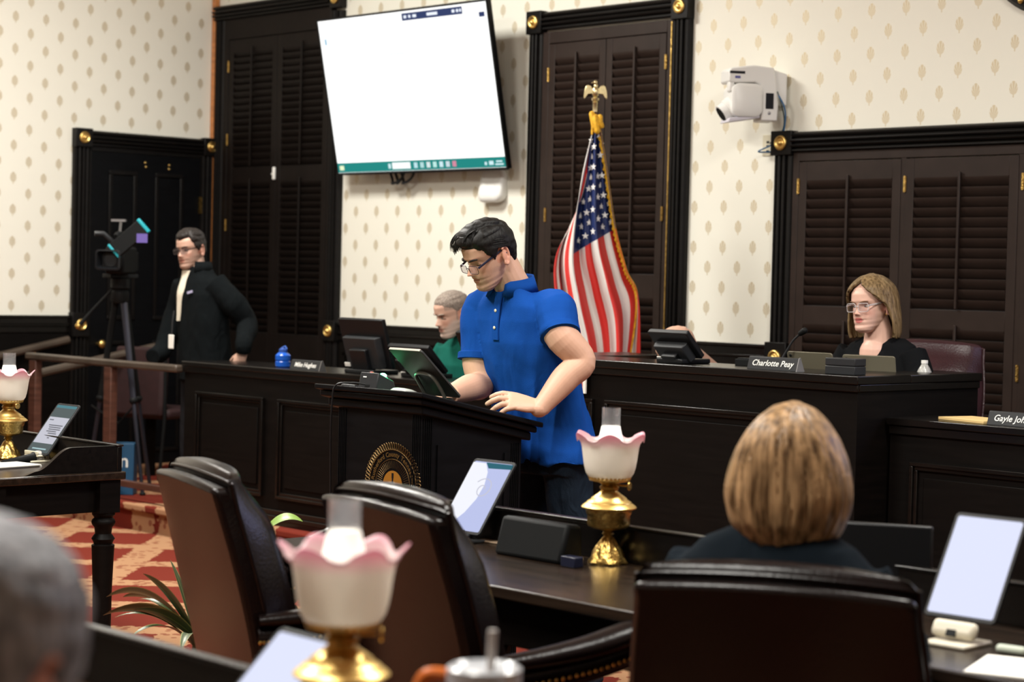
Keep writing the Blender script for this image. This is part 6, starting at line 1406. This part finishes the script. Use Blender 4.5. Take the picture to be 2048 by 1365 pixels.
jm = cloth_mat('black_fleece', (.0042, .0055, .0062), .95, .35, 9, sheen=.1); ob = body_part('jacket', jk, .006, jm, P, og, 4); wrinkle(ob, .006, 10, 1.5)
vf_ = MB(); rings = []
for i in range(13):
    t = i / 12; z = lerp(1.505, 1.20, t); cy = lerp(-.095, -.137, sstep(0, .5, t)); hw = lerp(.050, .010, t) ; x0 = lerp(-.02, -.03, t); rings.append([ch + Vector((x0 + q * hw - .0, cy - .004 + .018 * q * q, z)) - og for q in (-1, -.5, 0, .5, 1)] + [ch + Vector((x0, cy + .05, z)) - og])
vf_.loft(rings); part('cream_shirt', vf_, cloth_mat('cream_shirt', (.62, .57, .46), .9, .2, 12), P)
cr = [[ch + Vector((-.006 + sin(a) * r, -.01 + cos(a) * r * .95, z)) - og for r, z in ((.085, 1.49), (.076, 1.555), (.082, 1.56), (.10, 1.50))] for a in [rad(-140 + 280 * j / 24) for j in range(25)]]
part('jacket_collar', MB().loft(cr), jm, P, angle=180)
lan = part('lanyard', MB().tube([ch + Vector((-.05, -.145, 1.26)) - og, ch + Vector((-.052, -.154, 1.19)) - og, ch + Vector((-.055, -.156, 1.115)) - og], .005, 6), M['dgrey'], P); part('badge', MB().bx(-.027, .027, -.003, .003, -.085, 0), M['paper'], P, loc=ch + Vector((-.055, -.160, 1.115)) - og, bevel=.003)
part('jacket_logo', MB().bx(-.02, .02, -.002, .002, -.007, .007), mat('logo_lilac', (.35, .33, .48), .6), P, loc=ch + Vector((.085, -.128, 1.375)) - og, rot=(0, rad(-15), rad(18)))
lg_ = MB()
for s_ in (-1, 1): limb(lg_, [ch + Vector((.05 + s_ * .085, .02, .88)), ch + Vector((.04 + s_ * .10, .01, .55)), ch + Vector((.04 + s_ * .11, .02, .22))], [.098, .078, .065])
body_part('trousers', lg_, .010, cloth_mat('dark_trousers', (.012, .012, .014)), P, og, 3)
for s_ in (-1, 1): shoe(P, og, ch + Vector((.04 + s_ * .11, .01, DZ)), 0, M['blackm'])
hd = hair_mat('dark_curly_hair', (.008, .0065, .006), (.030, .024, .021), (45, 45, 45), .5)
def t_op(a, z, p):
    d = abs(a); line = interp([(0, .062), (.5, .072), (.8, .075), (1.05, .045), (1.3, .005), (1.5, -.01), (1.75, .02), (2.1, -.02), (pi, -.055)], d)
    return -.006 if z < line else (lerp(.008, .020, sstep(.05, .1, z)) + .005 * noise.noise(p * 55) + .003 * noise.noise(p * 120)) * sstep(line, line + .014, z) + .001
hair_shell('hair', Mh, t_op, hd, P, og, 60, 90); eyes(Mh, P, og, (.04, .025, .02), -.002, .7); brows(Mh, P, og, hd, .0030); glasses(Mh, P, og, mat('dark_wire', (.03, .02, .02), .3), .025, .0165, 0, .0013, .0014)

# ---- blonde woman seen from behind
K = dict(skin=(.62, .40, .31))
P, og = person('blonde woman seen from behind seated at the long desk', (9.53, -5.12, 0))
hc = atd(1585, 945, 4.22); Mh = headM(hc, rad(180 + 14), rad(6), 0, 1.04); ch = Vector((hc.x - .01, hc.y - .03, 0)); Rw = Matrix.Rotation(rad(14), 3, 'Z')
def bp_(x, y, z): v = Rw @ Vector((x, y, 0)); return ch + Vector((v.x, v.y, z))
sk = MB(); head_mb(sk, Mh, K); sk.tube([bp_(0, -.02, .97), bp_(0, 0, 1.05), Mh @ Vector((0, .03, -.05))], [.07, .06, .055], 14); body_part('body', sk, .005, M['skinp'], P, og, 2, K, Mh)
tp = MB(); tp.loft([[ (bp_(p.x, p.y, z)) for p in sring((0, oy, 0), rx, ry)] for z, rx, ry, oy in ((.47, .19, .14, 0), (.70, .19, .13, 0), (.88, .215, .125, .0), (.965, .215, .105, 0), (1.01, .17, .085, 0), (1.045, .09, .07, 0))])
for s_ in (-1, 1): limb(tp, [bp_(s_ * .175, 0, .945), bp_(s_ * .25, .02, .80), bp_(s_ * .255, .10, .70), bp_(s_ * .19, .27, .79)], [.078, .068, .06, .045])
body_part('navy_sweater', tp, .007, cloth_mat('navy_knit', (.0045, .0075, .011), .95, .2, 8, sheen=.05), P, og, 4)
lg_ = MB()
for s_ in (-1, 1): limb(lg_, [bp_(s_ * .10, -.02, .52), bp_(s_ * .11, .26, .52), bp_(s_ * .11, .38, .47), bp_(s_ * .11, .36, .06)], [.10, .085, .07, .05])
body_part('trousers', lg_, .010, cloth_mat('black_slacks', (.008, .008, .009)), P, og, 3)
hbl = hair_mat('blonde_hair', (.060, .030, .011), (.42, .255, .125), (22, 22, 2.2), .42)
bob('hair', Mh, P, og, hbl, [(-.2, 1.3), (-.05, 1.25), (.0, 1.1), (.04, .8), (.07, .5), (.1, .1), (.135, 0)], [(-.155, .060), (-.135, .082), (-.105, .104), (-.06, .118), (-.02, .116), (.025, .103), (.07, .080), (.1, .058), (.122, .034), (.135, .002)], [(-.155, .055), (-.135, .075), (-.105, .095), (-.06, .108), (0, .113), (.04, .112), (.075, .1), (.1, .078), (.122, .044), (.135, .002)], -.152, 7.0, na=190, nz=90, locks=420)

# ---- grey haired man out of focus in front
K = dict(skin=(.50, .27, .19))
P, og = person('grey haired man out of focus at the lower corner', (10.62, -7.75, 0))
hc = atd(-55, 1358, 1.72); Mh = headM(hc, rad(180 + 30), rad(4), 0, 1.06); ch = Vector((hc.x, hc.y - .02, 0))
sk = MB(); head_mb(sk, Mh, K); sk.tube([ch + Vector((0, -.01, 1.0)), ch + Vector((0, 0, 1.08)), Mh @ Vector((0, .03, -.05))], [.075, .068, .062], 14); body_part('body', sk, .005, M['skinp'], P, og, 2, K, Mh)
tp = MB(); torso(tp, [(ch + Vector((0, 0, .48)), .20, .15), (ch + Vector((0, 0, .75)), .215, .145), (ch + Vector((0, 0, .93)), .215, .12), (ch + Vector((0, 0, 1.0)), .17, .095), (ch + Vector((0, 0, 1.05)), .09, .075)])
for s_ in (-1, 1): limb(tp, [ch + Vector((s_ * .18, 0, .95)), ch + Vector((s_ * .25, .03, .80)), ch + Vector((s_ * .25, .12, .72)), ch + Vector((s_ * .18, .30, .80))], [.085, .075, .06, .048])
body_part('dark_jacket', tp, .009, cloth_mat('dark_jacket', (.010, .011, .014)), P, og, 4)
lg_ = MB()
for s_ in (-1, 1): limb(lg_, [ch + Vector((s_ * .10, 0, .53)), ch + Vector((s_ * .11, .30, .52)), ch + Vector((s_ * .11, .42, .47)), ch + Vector((s_ * .11, .40, .06))], [.10, .085, .07, .05])
body_part('trousers', lg_, .011, cloth_mat('grey_trousers', (.02, .02, .022)), P, og, 3)
hg = hair_mat('salt_pepper_hair', (.060, .064, .075), (.34, .34, .36), (30, 30, 10), .5)
def t_gr(a, z, p):
    d = abs(a); line = interp([(0, .075), (.6, .07), (1.0, .03), (1.3, -.02), (1.5, -.02), (1.75, .02), (2.1, -.03), (pi, -.075)], d)
    return -.006 if z < line else (lerp(.010, .018, sstep(.04, .1, z)) + .003 * noise.noise(p * 70)) * sstep(line, line + .012, z) + .001
hair_shell('hair', Mh, t_gr, hg, P, og, 60, 90)
